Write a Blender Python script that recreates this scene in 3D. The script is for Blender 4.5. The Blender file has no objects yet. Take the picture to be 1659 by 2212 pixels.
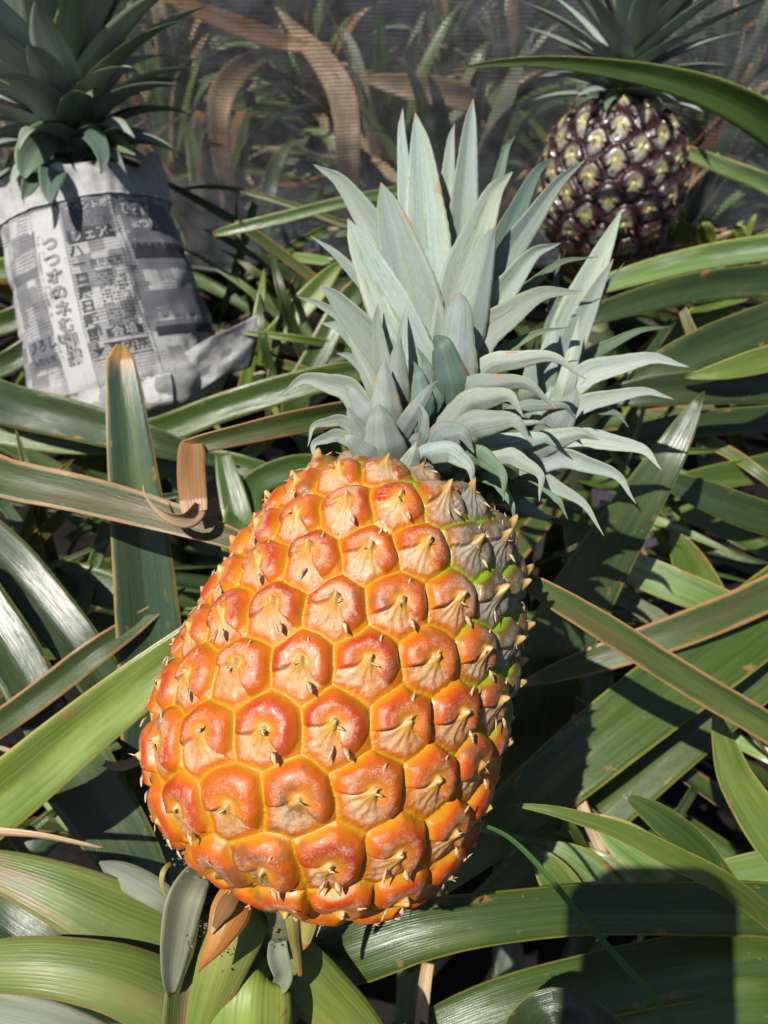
import bpy, math, random
import numpy as np
from mathutils import Vector

random.seed(7); RS = np.random.RandomState(11)
S = bpy.context.scene
C = S.collection
PI = math.pi
# ------------------------------------------------------------------ camera
F = 1662.0; CX, CY = 829.5, 1106.0
PITCH = math.radians(40)
CAM = np.array([0.0, 0.0, 0.85])
RT = np.array([1.0, 0, 0]); UP = np.array([0, math.sin(PITCH), math.cos(PITCH)]); FW = np.array([0, math.cos(PITCH), -math.sin(PITCH)])
def at(u, v, d):
    return CAM + RT*((u-CX)/F*d) + UP*(-(v-CY)/F*d) + FW*d
cd = bpy.data.cameras.new('camera'); cam = bpy.data.objects.new('camera', cd); C.objects.link(cam)
cam.location = CAM; cam.rotation_euler = (PI/2-PITCH, 0, 0)
cd.sensor_fit = 'VERTICAL'; cd.sensor_height = 36; cd.lens = 36*F/2212.0
cd.clip_start = 0.01; cd.clip_end = 200
cd.dof.use_dof = True; cd.dof.focus_distance = 0.27; cd.dof.aperture_fstop = 14.0
S.camera = cam

# ------------------------------------------------------------------ light
LC = (0.412, -0.457, 1.0)
L = RT*LC[0] + UP*LC[1] + FW*LC[2]; L /= np.linalg.norm(L)
sd = bpy.data.lights.new('sun', 'SUN'); sd.energy = 5.0; sd.angle = math.radians(0.5); sd.color = (1, .955, .89)
so = bpy.data.objects.new('sun', sd); C.objects.link(so)
so.rotation_euler = Vector(L).to_track_quat('-Z', 'Y').to_euler(); so.location = (-1, -1, 3)
W = bpy.data.worlds.new('World'); S.world = W; W.use_nodes = True
wn = W.node_tree; wn.nodes.clear()
sky = wn.nodes.new('ShaderNodeTexSky'); sky.sky_type = 'NISHITA'; sky.sun_disc = False
sky.sun_elevation = math.asin(-L[2]); sky.sun_rotation = math.atan2(-L[0], -L[1])
bg = wn.nodes.new('ShaderNodeBackground'); bg.inputs[1].default_value = 0.05
wo = wn.nodes.new('ShaderNodeOutputWorld')
wn.links.new(sky.outputs[0], bg.inputs[0]); wn.links.new(bg.outputs[0], wo.inputs[0])
S.view_settings.view_transform = 'Standard'; S.view_settings.look = 'None'
S.view_settings.exposure = 0.38; S.view_settings.gamma = 1
S.cycles.max_bounces = 6; S.cycles.diffuse_bounces = 2; S.cycles.transparent_max_bounces = 12

# ------------------------------------------------------------------ object helpers
def tag(o, label=None, cat=None, group=None, kind=None):
    if label: o['label'] = label
    if cat: o['category'] = cat
    if group: o['group'] = group
    if kind: o['kind'] = kind
    return o
def empty(name, loc, label=None, cat=None, group=None):
    o = bpy.data.objects.new(name, None); C.objects.link(o); o.location = Vector(loc); o.empty_display_size = .02
    return tag(o, label, cat, group)
def mesh(name, V, faces, mat, parent=None, smooth=True, attrs=None, uv=None, kind=None):
    me = bpy.data.meshes.new(name)
    V = np.asarray(V, dtype=np.float64)
    off = np.array(parent.location if parent is not None and parent.parent is None else (0, 0, 0), dtype=np.float64)
    if parent is not None and parent.get('_off') is not None: off = np.array(parent['_off'])
    V = V - off
    if isinstance(faces, np.ndarray):
        me.vertices.add(len(V)); me.vertices.foreach_set('co', V.astype(np.float32).ravel())
        nf, k = faces.shape
        me.loops.add(nf*k); me.loops.foreach_set('vertex_index', faces.astype(np.int32).ravel())
        me.polygons.add(nf); me.polygons.foreach_set('loop_start', np.arange(0, nf*k, k, dtype=np.int32))
        me.update(calc_edges=True)
    else:
        me.from_pydata([tuple(v) for v in V], [], faces)
    me.validate()
    if smooth: me.polygons.foreach_set('use_smooth', [True]*len(me.polygons))
    if uv is not None:
        l = me.uv_layers.new(name='UVMap'); vi = np.zeros(len(me.loops), dtype=np.int32); me.loops.foreach_get('vertex_index', vi)
        l.data.foreach_set('uv', np.asarray(uv, dtype=np.float32)[vi].ravel())
    for nme, a in (attrs or {}).items():
        a = np.asarray(a, dtype=np.float32)
        if a.ndim == 1:
            t = me.attributes.new(nme, 'FLOAT', 'POINT'); t.data.foreach_set('value', a)
        else:
            t = me.attributes.new(nme, 'FLOAT_COLOR', 'POINT')
            t.data.foreach_set('color', np.concatenate([a, np.ones((len(a), 1), np.float32)], 1).ravel())
    me.materials.append(mat)
    o = bpy.data.objects.new(name, me); C.objects.link(o)
    if parent is not None:
        o.parent = parent; o['_off'] = [float(x) for x in off]
    if kind: o['kind'] = kind
    return o
def nrm(v): return v/np.maximum(np.linalg.norm(v, axis=-1, keepdims=True), 1e-9)
def sstep(a, b, x):
    t = np.clip((x-a)/(b-a), 0, 1); return t*t*(3-2*t)
def spline(P, n):
    P = np.asarray(P, float)
    if len(P) == 2: P = np.array([P[0], (P[0]+P[1])/2, P[1]])
    d = np.r_[0, np.cumsum(np.maximum(np.linalg.norm(np.diff(P[:, :3], axis=0), axis=1), 1e-6)**.8)]
    m = np.zeros_like(P)
    m[1:-1] = (P[2:]-P[:-2])/(d[2:]-d[:-2])[:, None]
    m[0] = 2*(P[1]-P[0])/(d[1]-d[0])-m[1]; m[-1] = 2*(P[-1]-P[-2])/(d[-1]-d[-2])-m[-2]
    ts = np.linspace(0, d[-1], n); out = []
    for t in ts:
        i = min(max(np.searchsorted(d, t, 'right')-1, 0), len(P)-2); h = d[i+1]-d[i]; s = (t-d[i])/h
        out.append((2*s**3-3*s**2+1)*P[i]+(s**3-2*s**2+s)*h*m[i]+(-2*s**3+3*s**2)*P[i+1]+(s**3-s**2)*h*m[i+1])
    return np.array(out)

# ------------------------------------------------------------------ material helpers
class NT:
    def __init__(s, name):
        s.m = bpy.data.materials.new(name); s.m.use_nodes = True; s.t = s.m.node_tree; s.t.nodes.clear()
        s.out = s.t.nodes.new('ShaderNodeOutputMaterial')
    def n(s, ty, **k):
        x = s.t.nodes.new(ty)
        for a, b in k.items(): setattr(x, a, b)
        return x
    def set(s, sock, v):
        if hasattr(v, 'is_linked') or isinstance(v, bpy.types.NodeSocket): s.t.links.new(v, sock)
        else:
            if sock.type == 'RGBA' and len(v) == 3: v = (*v, 1)
            sock.default_value = v
    def noise(s, vec, scale, detail=3, rough=.55, dist=0):
        x = s.n('ShaderNodeTexNoise'); s.set(x.inputs['Vector'], vec); x.inputs['Scale'].default_value = scale
        x.inputs['Detail'].default_value = detail; x.inputs['Roughness'].default_value = rough; x.inputs['Distortion'].default_value = dist
        return x.outputs[0]
    def ramp(s, f, a, b, to0=0., to1=1., smooth=True):
        x = s.n('ShaderNodeMapRange'); x.interpolation_type = 'SMOOTHSTEP' if smooth else 'LINEAR'
        s.set(x.inputs[0], f); 
        for i, v in ((1, a), (2, b), (3, to0), (4, to1)): x.inputs[i].default_value = v
        return x.outputs[0]
    def mix(s, f, a, b, ty='MIX'):
        x = s.n('ShaderNodeMix', data_type='RGBA', blend_type=ty); s.set(x.inputs[0], f); s.set(x.inputs[6], a); s.set(x.inputs[7], b)
        return x.outputs[2]
    def math(s, op, a, b=0., c=0.):
        x = s.n('ShaderNodeMath', operation=op); s.set(x.inputs[0], a); s.set(x.inputs[1], b); s.set(x.inputs[2], c); return x.outputs[0]
    def attr(s, name, out='Fac'):
        x = s.n('ShaderNodeAttribute'); x.attribute_name = name; return x.outputs[out]
    def mapv(s, vec, scale):
        x = s.n('ShaderNodeVectorMath', operation='MULTIPLY'); s.set(x.inputs[0], vec); x.inputs[1].default_value = scale; return x.outputs[0]
    def addv(s, a, b):
        x = s.n('ShaderNodeVectorMath', operation='ADD'); s.set(x.inputs[0], a); s.set(x.inputs[1], b); return x.outputs[0]
    def bsdf(s, col, rough=.5, spec=.5, normal=None, coat=0, transl=None, sss=0):
        b = s.n('ShaderNodeBsdfPrincipled'); s.set(b.inputs['Base Color'], col); s.set(b.inputs['Roughness'], rough)
        s.set(b.inputs['Specular IOR Level'], spec)
        if coat: s.set(b.inputs['Coat Weight'], coat); b.inputs['Coat Roughness'].default_value = .12
        if sss: b.inputs['Subsurface Weight'].default_value = sss; b.inputs['Subsurface Radius'].default_value = (.004, .0016, .0006); b.inputs['Subsurface Scale'].default_value = 1
        if normal is not None: s.set(b.inputs['Normal'], normal)
        o = b.outputs[0]
        if transl:
            t = s.n('ShaderNodeBsdfTranslucent'); s.set(t.inputs[0], transl[0]); 
            mx = s.n('ShaderNodeMixShader'); s.set(mx.inputs[0], transl[1]); s.t.links.new(o, mx.inputs[1]); s.t.links.new(t.outputs[0], mx.inputs[2]); o = mx.outputs[0]
        s.t.links.new(o, s.out.inputs[0]); return b
    def bump(s, h, strength=.5, dist=.001):
        x = s.n('ShaderNodeBump'); s.set(x.inputs['Height'], h); x.inputs['Strength'].default_value = strength; x.inputs['Distance'].default_value = dist
        return x.outputs[0]
    def obj(s): return s.n('ShaderNodeTexCoord').outputs['Object']
    def uv(s): return s.n('ShaderNodeUVMap').outputs[0]

def leaf_mat(name, base, dark, streak, edge, edgew=.08, edgeamt=.8, rough=.38, spec=.5, spots=.22, tip=(.30, .16, .05), tipstart=.93,
             red=(.22, .06, .04), redamt=.0, bloom=0., scratch=None, tamt=.05, ridges=14):
    """leaf: UV x = across, UV y = metres along, attribute tipf = 0..1 along, attribute lr = per-leaf random"""
    k = NT(name); uv = k.uv(); lr = k.attr('lr'); tf = k.attr('tipf')
    sep = k.n('ShaderNodeSeparateXYZ'); k.set(sep.inputs[0], uv); u, v = sep.outputs[0], sep.outputs[1]
    off = k.n('ShaderNodeCombineXYZ'); k.set(off.inputs[0], k.math('MULTIPLY', lr, 17.)); k.set(off.inputs[1], k.math('MULTIPLY', lr, 31.)); k.set(off.inputs[2], lr)
    uvo = k.addv(uv, off.outputs[0])
    st = k.noise(k.mapv(uvo, (ridges, 7, 1)), 1., 4, .65)
    fine = k.noise(k.mapv(uvo, (ridges*6, 16, 1)), 1., 2, .6)
    big = k.noise(k.mapv(uvo, (1.6, 11, 1)), 1., 3, .55)
    col = k.mix(k.ramp(st, .25, .75), dark, base)
    col = k.mix(k.ramp(big, .48, .75, 0, .75), col, streak)
    col = k.mix(k.ramp(fine, .35, .75, 0, .28), col, streak)
    bv = k.n('ShaderNodeCombineColor'); vv = k.math('ADD', k.math('MULTIPLY', k.math('FRACT', k.math('MULTIPLY', lr, 7.31)), .5), .72)
    for q_ in range(3): k.set(bv.inputs[q_], vv)
    col = k.mix(1., col, bv.outputs[0], 'MULTIPLY')
    col = k.mix(k.ramp(k.noise(k.mapv(uvo, (.8, 5, 1)), 1., 3), .40, .66, 0, .35), col, k.mix(1., col, (1.35, 1.12, .75), 'MULTIPLY'))
    if redamt: col = k.mix(k.ramp(k.noise(k.mapv(uvo, (1.1, 8, 1)), 1.3, 3), .52, .68, 0, redamt), col, red)
    if scratch:
        bs = k.math('ADD', tf, k.math('MULTIPLY', k.noise(k.mapv(uvo, (4, 60, 1)), 1., 3), .22))
        col = k.mix(k.ramp(bs, .10, .34, .75, 0), col, scratch)
        mo = k.noise(k.mapv(uvo, (12, 420, 1)), 1., 4, .75)
        col = k.mix(k.ramp(mo, .42, .62, .28, 0), col, k.mix(1., col, (.62, .72, .62), 'MULTIPLY'))
        sc = k.noise(k.mapv(uvo, (5, 22, 1)), 1.6, 5, .7)
        col = k.mix(k.ramp(sc, .575, .65, 0, .85), col, scratch)
        col = k.mix(k.ramp(k.noise(k.mapv(uvo, (9, 260, 1)), 1.0, 4, .8), .56, .72, 0, .35), col, scratch)
    # side margins, uneven
    eu = k.math('ABSOLUTE', k.math('SUBTRACT', u, .5)); en = k.math('ADD', eu, k.math('MULTIPLY', k.math('SUBTRACT', k.noise(k.mapv(uvo, (3, 30, 1)), 1.3, 4), .5), edgew*1.3))
    em = k.ramp(en, .5-edgew, .5-edgew*.25, 0, edgeamt)
    col = k.mix(em, col, edge)
    # dry tip and a few brown blemishes
    tn = k.math('ADD', tf, k.math('MULTIPLY', k.math('SUBTRACT', k.noise(k.mapv(uvo, (5, 60, 1)), 1.2, 3), .5), .05))
    ts = k.math('ADD', tn, k.math('MULTIPLY', lr, -.05 if tipstart > .9 else 0.))
    tipc = k.mix(k.ramp(st, .3, .7), tuple(x*.5 for x in tip), tuple(min(1, x*1.35) for x in tip))
    col = k.mix(k.ramp(ts, tipstart, tipstart+.035), col, tipc)
    sp = k.noise(k.mapv(uvo, (14, 260, 1)), 1.3, 2)
    col = k.mix(k.ramp(sp, .69, .75, 0, spots), col, (.42, .38, .30))
    bl = k.noise(k.mapv(uvo, (2.2, 34, 1)), 1.7, 4, .65)
    col = k.mix(k.math('MULTIPLY', k.ramp(bl, .60, .66, 0, .85), k.ramp(eu, .22, .42)), col, tuple(x*.8 for x in tip))
    w = k.n('ShaderNodeTexWave', wave_type='BANDS', bands_direction='X'); k.set(w.inputs[0], uvo); w.inputs['Scale'].default_value = ridges*.55; w.inputs['Distortion'].default_value = .6
    w.inputs['Detail'].default_value = 1
    hgt = k.math('ADD', k.math('MULTIPLY', w.outputs[1], .25), k.math('ADD', k.math('MULTIPLY', fine, .8), k.math('MULTIPLY', k.noise(k.mapv(uvo, (4, 40, 1)), 1., 3), 2.2)))
    rg = k.math('ADD', k.math('MULTIPLY', st, .16), rough-.05)
    k.bsdf(col, rg, spec, k.bump(hgt, .35, .0006), transl=(k.mix(.5, col, (.25, .4, .02)), tamt))
    return k.m

M = {}
M['blade'] = leaf_mat('blade_green', (.050, .092, .015), (.026, .055, .010), (.098, .140, .036), (.26, .24, .04), .045, .7, .28, .65, tipstart=.965)
M['blade_yellow'] = leaf_mat('blade_yellow_green', (.115, .175, .028), (.06, .11, .018), (.22, .28, .075), (.36, .30, .07), .06, .7, .30, .6, tipstart=.965)
M['blade_red'] = leaf_mat('blade_red_margin', (.062, .102, .024), (.034, .062, .016), (.115, .145, .045), (.36, .19, .075), .12, .85, .33, .5, redamt=.2)
M['blade_blue'] = leaf_mat('blade_blue_green', (.036, .062, .022), (.018, .036, .013), (.064, .090, .030), (.22, .20, .04), .04, .65, .26, .65, tipstart=.97)
M['blade_base'] = leaf_mat('blade_lower_olive', (.115, .155, .035), (.07, .115, .02), (.19, .22, .065), (.26, .19, .07), .06, .5, .40, .5, redamt=.6, red=(.24, .13, .075), ridges=9)
M['blade_short'] = leaf_mat('bract_green', (.17, .24, .04), (.10, .17, .03), (.29, .31, .08), (.30, .24, .08), .05, .4, .42, .4, ridges=8, redamt=.25, red=(.32, .17, .09))
M['blade_striped'] = leaf_mat('blade_pale_stripes', (.13, .22, .045), (.07, .14, .03), (.42, .47, .33), (.4, .3, .08), .06, .7, .28, .7, ridges=5)
M['bloomy'] = leaf_mat('leaf_underside_grey', (.20, .225, .16), (.13, .155, .10), (.29, .31, .24), (.3, .28, .12), .05, .5, .5, .35, ridges=20)
M['crown'] = leaf_mat('crown_leaf', (.275, .335, .305), (.185, .245, .215), (.37, .42, .395), (.20, .27, .10), .035, .5, .50, .38, spots=.15,
                      tip=(.42, .20, .07), tipstart=.955, scratch=(.16, .235, .06), tamt=.05, ridges=16)
M['crown_front'] = leaf_mat('crown_leaf_front', (.285, .325, .315), (.20, .25, .235), (.37, .41, .40), (.22, .30, .09), .045, .6, .52, .35, spots=.15,
                      tip=(.48, .23, .09), tipstart=.94, scratch=(.17, .24, .08), tamt=.05, ridges=16)
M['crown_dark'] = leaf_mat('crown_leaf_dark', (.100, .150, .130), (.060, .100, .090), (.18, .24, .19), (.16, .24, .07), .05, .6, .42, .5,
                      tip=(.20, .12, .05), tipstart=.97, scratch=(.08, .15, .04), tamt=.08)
M['crown_mid'] = leaf_mat('crown_leaf_mid', (.125, .19, .13), (.08, .13, .095), (.22, .30, .19), (.22, .30, .10), .06, .6, .42, .5,
                      tip=(.25, .15, .06), tipstart=.97, scratch=(.14, .22, .05), tamt=.08)
M['dry'] = leaf_mat('leaf_dry', (.33, .165, .06), (.17, .075, .03), (.48, .29, .13), (.25, .11, .05), .08, .6, .6, .25, tip=(.55, .36, .22), tipstart=.8, tamt=.2)
M['dry_pale'] = leaf_mat('leaf_dry_pale', (.46, .34, .22), (.26, .17, .10), (.6, .48, .34), (.25, .15, .08), .08, .6, .65, .25, tip=(.4, .28, .18), tipstart=.9, tamt=.15)
M['bract_orange'] = leaf_mat('bract_orange', (.42, .19, .04), (.28, .09, .02), (.50, .30, .08), (.45, .22, .06), .08, .6, .38, .5, tip=(.42, .14, .04), tipstart=.8, tamt=.2, ridges=7)
M['bract_olive'] = leaf_mat('bract_olive', (.34, .30, .09), (.24, .22, .06), (.45, .38, .13), (.36, .20, .07), .08, .6, .42, .4, tip=(.45, .18, .05), tipstart=.85, tamt=.15, ridges=7)
M['grass'] = leaf_mat('grass_blade', (.11, .25, .07), (.07, .18, .06), (.16, .32, .10), (.12, .26, .08), .05, .2, .4, .5, tamt=.25, ridges=4)

def simple(name, col, rough=.6, noise_scale=60, var=.35, bump=.4, spec=.4, dist=.001):
    k = NT(name); o = k.obj(); n = k.noise(o, noise_scale, 5, .6)
    c = k.mix(k.ramp(n, .3, .7), tuple(x*(1-var) for x in col), tuple(min(1, x*(1+var)) for x in col))
    k.bsdf(c, rough, spec, k.bump(n, bump, dist)); return k.m
M['stem'] = simple('stem_mat', (.035, .042, .018), .8, 90)
M['stalk'] = simple('stalk_mat', (.13, .14, .07), .6, 90)
M['debris'] = simple('debris_mat', (.15, .12, .085), .9, 400, .6, .8)
M['dried'] = simple('dried_tip_mat', (.52, .35, .20), .7, 900, .45, .4)
M['dried_dark'] = simple('dried_tip_dark_mat', (.30, .12, .05), .6, 900, .45, .4)
M['pinkbit'] = simple('pink_bract_mat', (.45, .10, .14), .5, 500)

def soil_mat():
    k = NT('soil_mat'); o = k.obj()
    a = k.noise(o, 6, 8, .65); b = k.noise(o, 70, 6, .7)
    c = k.mix(k.ramp(a, .35, .7), (.006, .005, .0045), (.022, .018, .014)); c = k.mix(k.ramp(b, .5, .75, 0, .5), c, (.045, .035, .026))
    k.bsdf(c, .95, .2, k.bump(b, .9, .01)); return k.m
def mulch_mat():
    k = NT('mulch_mat'); o = k.obj()
    w = k.n('ShaderNodeTexWave', wave_type='BANDS', bands_direction='X'); k.set(w.inputs[0], o); w.inputs['Scale'].default_value = 60
    w.inputs['Distortion'].default_value = 1
    n = k.noise(o, 30, 5, .6)
    c = k.mix(k.ramp(n, .3, .7), (.016, .015, .019), (.050, .046, .056)); c = k.mix(k.math('MULTIPLY', w.outputs[1], .35), c, (.075, .07, .085))
    k.bsdf(c, .6, .3, k.bump(w.outputs[1], .4, .001)); return k.m

# ------------------------------------------------------------------ leaf mesh
def leaf(name, P, widths, mat, parent, roll=0., ch=.12, n=34, m=9, th=.0010, hint=None, wav=.0, blunt=False, rollend=None, serr=0., extra=None):
    P = np.asarray(P, float); w = np.asarray(widths, float)
    Q = spline(np.c_[P, w], n); p, w = Q[:, :3], np.maximum(Q[:, 3], .00015)
    if wav:
        ph = random.random()*6; tt = np.linspace(0, 1, n)
        p = p + wav*np.c_[np.sin(tt*9+ph), np.sin(tt*7+ph*2), np.sin(tt*8+ph*3)]*(tt*(1-tt)*4)[:, None]
    T = nrm(np.gradient(p, axis=0))
    N0 = nrm(CAM-p) if hint is None else np.tile(np.asarray(hint, float), (n, 1))
    if callable(extra): N0 = extra(p, N0)
    side = nrm(np.cross(T, N0)); N = nrm(np.cross(side, T))
    r = np.linspace(roll, roll if rollend is None else rollend, n)[:, None]
    side, N = side*np.cos(r)+N*np.sin(r), N*np.cos(r)-side*np.sin(r)
    us = np.linspace(-1, 1, m)
    seg = np.r_[0, np.cumsum(np.linalg.norm(np.diff(p, axis=0), axis=1))]
    tf = seg/seg[-1]
    rows = []
    ser = 1+serr*np.sin(seg*2*PI/.006)[:, None]*(np.abs(us)[None, :] > .99)
    curve = (np.abs(us)**1.18*1.05-.45)
    ph = random.random()*7
    und = .015*np.sin(seg[:, None]*55+us[None, :]*2.2+ph)*np.abs(us)[None, :]
    top = p[:, None]+side[:, None]*(w[:, None]*.5*us*ser)[..., None]+N[:, None]*(w[:, None]*(ch*curve[None]+und))[..., None]
    tk = np.minimum(th, w*.12)[:, None]*(.12+.88*(1-us[None]**2))
    bot = top-N[:, None]*tk[..., None]
    ring = np.concatenate([top, bot[:, ::-1]], 1)  # n x 2m
    V = ring.reshape(-1, 3); K = 2*m
    i, j = np.meshgrid(np.arange(n-1), np.arange(K), indexing='ij'); j2 = (j+1) % K
    Fq = np.stack([i*K+j, i*K+j2, (i+1)*K+j2, (i+1)*K+j], -1).reshape(-1, 4)
    caps = []
    for r0 in (0, (n-1)*K):
        for a in range(m-1):
            q = [r0+a, r0+a+1, r0+K-2-a, r0+K-1-a]
            caps.append(q if r0 else q[::-1])
    Fq = np.concatenate([Fq, np.array(caps)])
    uu = np.r_[(us+1)/2, ((us+1)/2)[::-1]]
    uv = np.stack([np.tile(uu, (n, 1)), np.tile(seg[:, None], (1, K))], -1).reshape(-1, 2)
    lr = np.full(n*K, random.random())
    return mesh(name, V, Fq[:, ::-1], mat, parent, uv=uv, attrs={'tipf': np.repeat(tf, K), 'lr': lr})

# taper of a crown leaf
def crownw(w, t, p=1.7): return w*(1-np.asarray(t, float)**p)*(.8+.2*np.minimum(1, np.asarray(t, float)*4))

# ------------------------------------------------------------------ fruit
def vnoise(P, s, seed):
    """cheap smooth 3D value noise in numpy"""
    rs = np.random.RandomState(seed); tab = rs.rand(32, 32, 32)
    q = P*s; i0 = np.floor(q).astype(int); f = q-i0; f = f*f*(3-2*f); r = 0
    for a in (0, 1):
        for b in (0, 1):
            for c in (0, 1):
                wgt = (f[:, 0] if a else 1-f[:, 0])*(f[:, 1] if b else 1-f[:, 1])*(f[:, 2] if c else 1-f[:, 2])
                r = r+wgt*tab[(i0[:, 0]+a) % 32, (i0[:, 1]+b) % 32, (i0[:, 2]+c) % 32]
    return r
def fruit(name, B, T, prof, N, mat, parent, nth, ns, pal, phase=0., chir=1, dens=(1, 1), H=.0030, spike=.0030, seed=3, dried=None, sliver=1., greenf=None, frontlim=90, div=.381308, soff=0.):
    B = np.asarray(B); T = np.asarray(T); a = nrm(T-B); c0 = CAM-B; e1 = nrm(c0-a*np.dot(c0, a)); e2 = np.cross(a, e1)  # e1 faces viewer
    pr = spline(np.c_[np.asarray(prof, float), np.zeros(len(prof))], 400)[:, :2]
    pr[:, 1] = np.maximum(pr[:, 1], 0)
    arc = np.r_[0, np.cumsum(np.linalg.norm(np.diff(pr, axis=0), axis=1))]
    Ltot = arc[-1]
    def base(th, s):
        z = np.interp(s, arc, pr[:, 0]); r = np.interp(s, arc, pr[:, 1])
        ds = Ltot*.004
        dz = np.interp(s+ds, arc, pr[:, 0])-np.interp(s-ds, arc, pr[:, 0]); dr = np.interp(s+ds, arc, pr[:, 1])-np.interp(s-ds, arc, pr[:, 1])
        rad = np.cos(th)[..., None]*e1+np.sin(th)[..., None]*e2
        p = B+a*z[..., None]+rad*r[..., None]
        nn = nrm(rad*dz[..., None]-a*dr[..., None]); up = nrm(rad*dr[..., None]+a*dz[..., None])
        return p, nn, up
    sz = np.interp(arc, [0, Ltot*.35, Ltot], [dens[0], 1, dens[1]])
    cum = np.r_[0, np.cumsum((pr[1:, 1]+pr[:-1, 1])/2*np.diff(arc)/((sz[1:]+sz[:-1])/2)**2)]
    q = (np.arange(N)+.5)/N*cum[-1]
    es = np.clip(np.interp(q, cum, arc)-soff, 0, Ltot); eth = phase+chir*np.arange(N)*2*PI*div
    area = 2*PI*cum[-1]/N
    er = np.sqrt(area/PI)*np.interp(es, arc, sz)   # cell radius
    ec, en, eu = base(eth, es); ex = np.cross(eu, en)
    rs = np.random.RandomState(seed); ern = rs.rand(N)
    cjit = ec+ex*(rs.randn(N)*.035*er)[:, None]+eu*(rs.randn(N)*.035*er)[:, None]
    th, s = np.meshgrid(np.linspace(0, 2*PI, nth, endpoint=False)+PI, np.linspace(0, Ltot, ns), indexing='xy')
    p, nn, up = base(th.ravel(), s.ravel())
    nv = len(p); k1 = np.zeros(nv, int); e = np.zeros(nv)
    wob = np.stack([vnoise(p, 130, seed+i)-.5 for i in range(3)], -1)*.0028
    for i in range(0, nv, 8000):
        pp = p[i:i+8000]+wob[i:i+8000]; D = ((pp[:, None]-cjit[None])**2).sum(-1); kk = D.argmin(1); k1[i:i+8000] = kk
        sep = np.sqrt(((cjit[kk][:, None]-cjit[None])**2).sum(-1))+1e-9
        b = (D-D[np.arange(len(pp)), kk][:, None])/(2*sep); b[np.arange(len(pp)), kk] = 9
        e[i:i+8000] = b.min(1)
    R = er[k1]; d = p-ec[k1]
    x = (d*ex[k1]).sum(1)/R; y = (d*eu[k1]).sum(1)/R; e = e/R; rnd = ern[k1]
    x = x + (rnd-.5)*.12; rot = (rs.rand(N)[k1]-.5)*.55; x, y = x*np.cos(rot)-y*np.sin(rot), x*np.sin(rot)+y*np.cos(rot); rn2 = rs.rand(N)[k1]
    y0 = y-.02
    rho = np.sqrt(x*x+y0*y0); ang = np.arctan2(x, -y0)   # 0 = straight down
    gm = greenf(p, th.ravel(), s.ravel()/Ltot) if greenf else np.zeros(nv)
    tf = s.ravel()/Ltot
    # bract (lower fan) mask
    sy = np.clip(-y/.60, 0, 1.6); wfan = .07+(1.15+.35*rn2)*sy**(1.25+.35*rnd)
    nz = vnoise(p, 420, seed+9)-.5
    bm = sstep(-.02, .05, wfan-np.abs(x)+nz*.10)*(y < .06)*sstep(.06, -.03, y)
    # bodies
    pil = np.sqrt(np.clip(1-(1-np.clip(e/.42, 0, 1))**2, 0, 1))
    groove = sstep(.0, .10, e)
    ring = np.exp(-((rho-.60)/.24)**2)
    pn_ = vnoise(p, 300, seed+22)
    Rl = .92+.10*(rn2-.5); rl = np.sqrt(x*x*(.92+.2*rnd)+(y-.10)**2); lobe = np.sqrt(np.clip(1-(rl/Rl)**2, 0, 1))**.85
    horse = .55*pil+.66*lobe*np.clip(e/.12, 0, 1)+.16*ring-(.62+.15*rnd)*np.exp(-(rho/.27)**2)
    low = np.clip((y+.80)/.80, 0, 1.1)
    fan = pil*(.34+.10*low)+.62*np.exp(-(rho/.42)**1.3)+.06*np.cos(ang*(9+5*rn2)+rnd*6+pn_*5)*bm*sstep(.06, .3, rho)*sstep(.1, .4, e)
    sp = np.exp(-(rho/(.15+.09*rn2))**1.15)*(.35+.5*rn2+.9*sstep(.25, .95, tf)+.5*rnd+.45*gm)
    h = H*(horse*(1-bm)+fan*bm)
    notch = np.exp(-((np.abs(x)-wfan)/.055)**2)*(y < 0)*sstep(.0, -.12, y)*pil
    h = h-.0008*notch+.00022*(nz*2)*pil+.0004*(vnoise(p, 1100, seed+5)-.5)*bm
    sph = spike*sp*sstep(.0, .12, e)
    h = h+sph
    h = h*np.clip(R/er.max()*1.1, .3, 1)
    capf = sstep(0, .03, tf)*sstep(1, .97, tf)
    V = p+nn*(h*capf)[:, None]+up*(sph*.75*capf)[:, None]
    # pigments
    def L3(c): return np.array(c)[None]
    def mx(c1, c2, t): return c1*(1-t[:, None])+c2*t[:, None]
    pn = vnoise(p, 60, seed+20); pn2 = vnoise(p, 240, seed+21)
    rim_ = np.exp(-((rho-.58)/.20)**2)
    body = mx(L3(pal['o1']), L3(pal['o2']), np.clip(rim_*(.45+.75*sstep(.25, .75, pn+.5*(rnd-.5)))+.25*(pn2-.5), 0, 1))
    body = mx(body, L3(pal.get('fl', pal['o1'])), sstep(.80, 1.02, rho)*.6)
    body = mx(body, L3(pal['inner']), np.exp(-(rho/.33)**2)*.9*(.5+pn2).clip(0, 1))
    rays = .5+.5*np.cos(ang*17+pn2*5+rnd*9)
    fanc = mx(L3(pal['fan']), L3(pal['fan2']), rays*np.exp(-(rho/.55)**2)*.9+.15*pn2)
    fanc = mx(fanc, L3(pal['fan2'])*(.8+.4*rays[:, None]), np.exp(-(rho/.30)**2)*.8)
    fanc = mx(fanc, L3(pal['o1'])*.85, sstep(.36, .08, e)*.9)
    col = mx(body, fanc, bm)
    gr = mx(L3(pal['g1']), L3(pal['g2']), np.sqrt(np.clip(gm, 0, 1)))
    if 'b2' in pal: col = mx(col, mx(L3(pal['b2']), L3(pal['b3']), bm), gm*.92)
    col = mx(col, mx(L3(pal['fan2']), L3(pal['tip']), sstep(.14, .05, rho)), np.clip(np.exp(-(rho/.17)**2), 0, 1)*.9)
    col = mx(gr, col, sstep(pal.get('gw0', .05), pal.get('gw1', .17), e+.05*(pn2-.5)))
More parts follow.
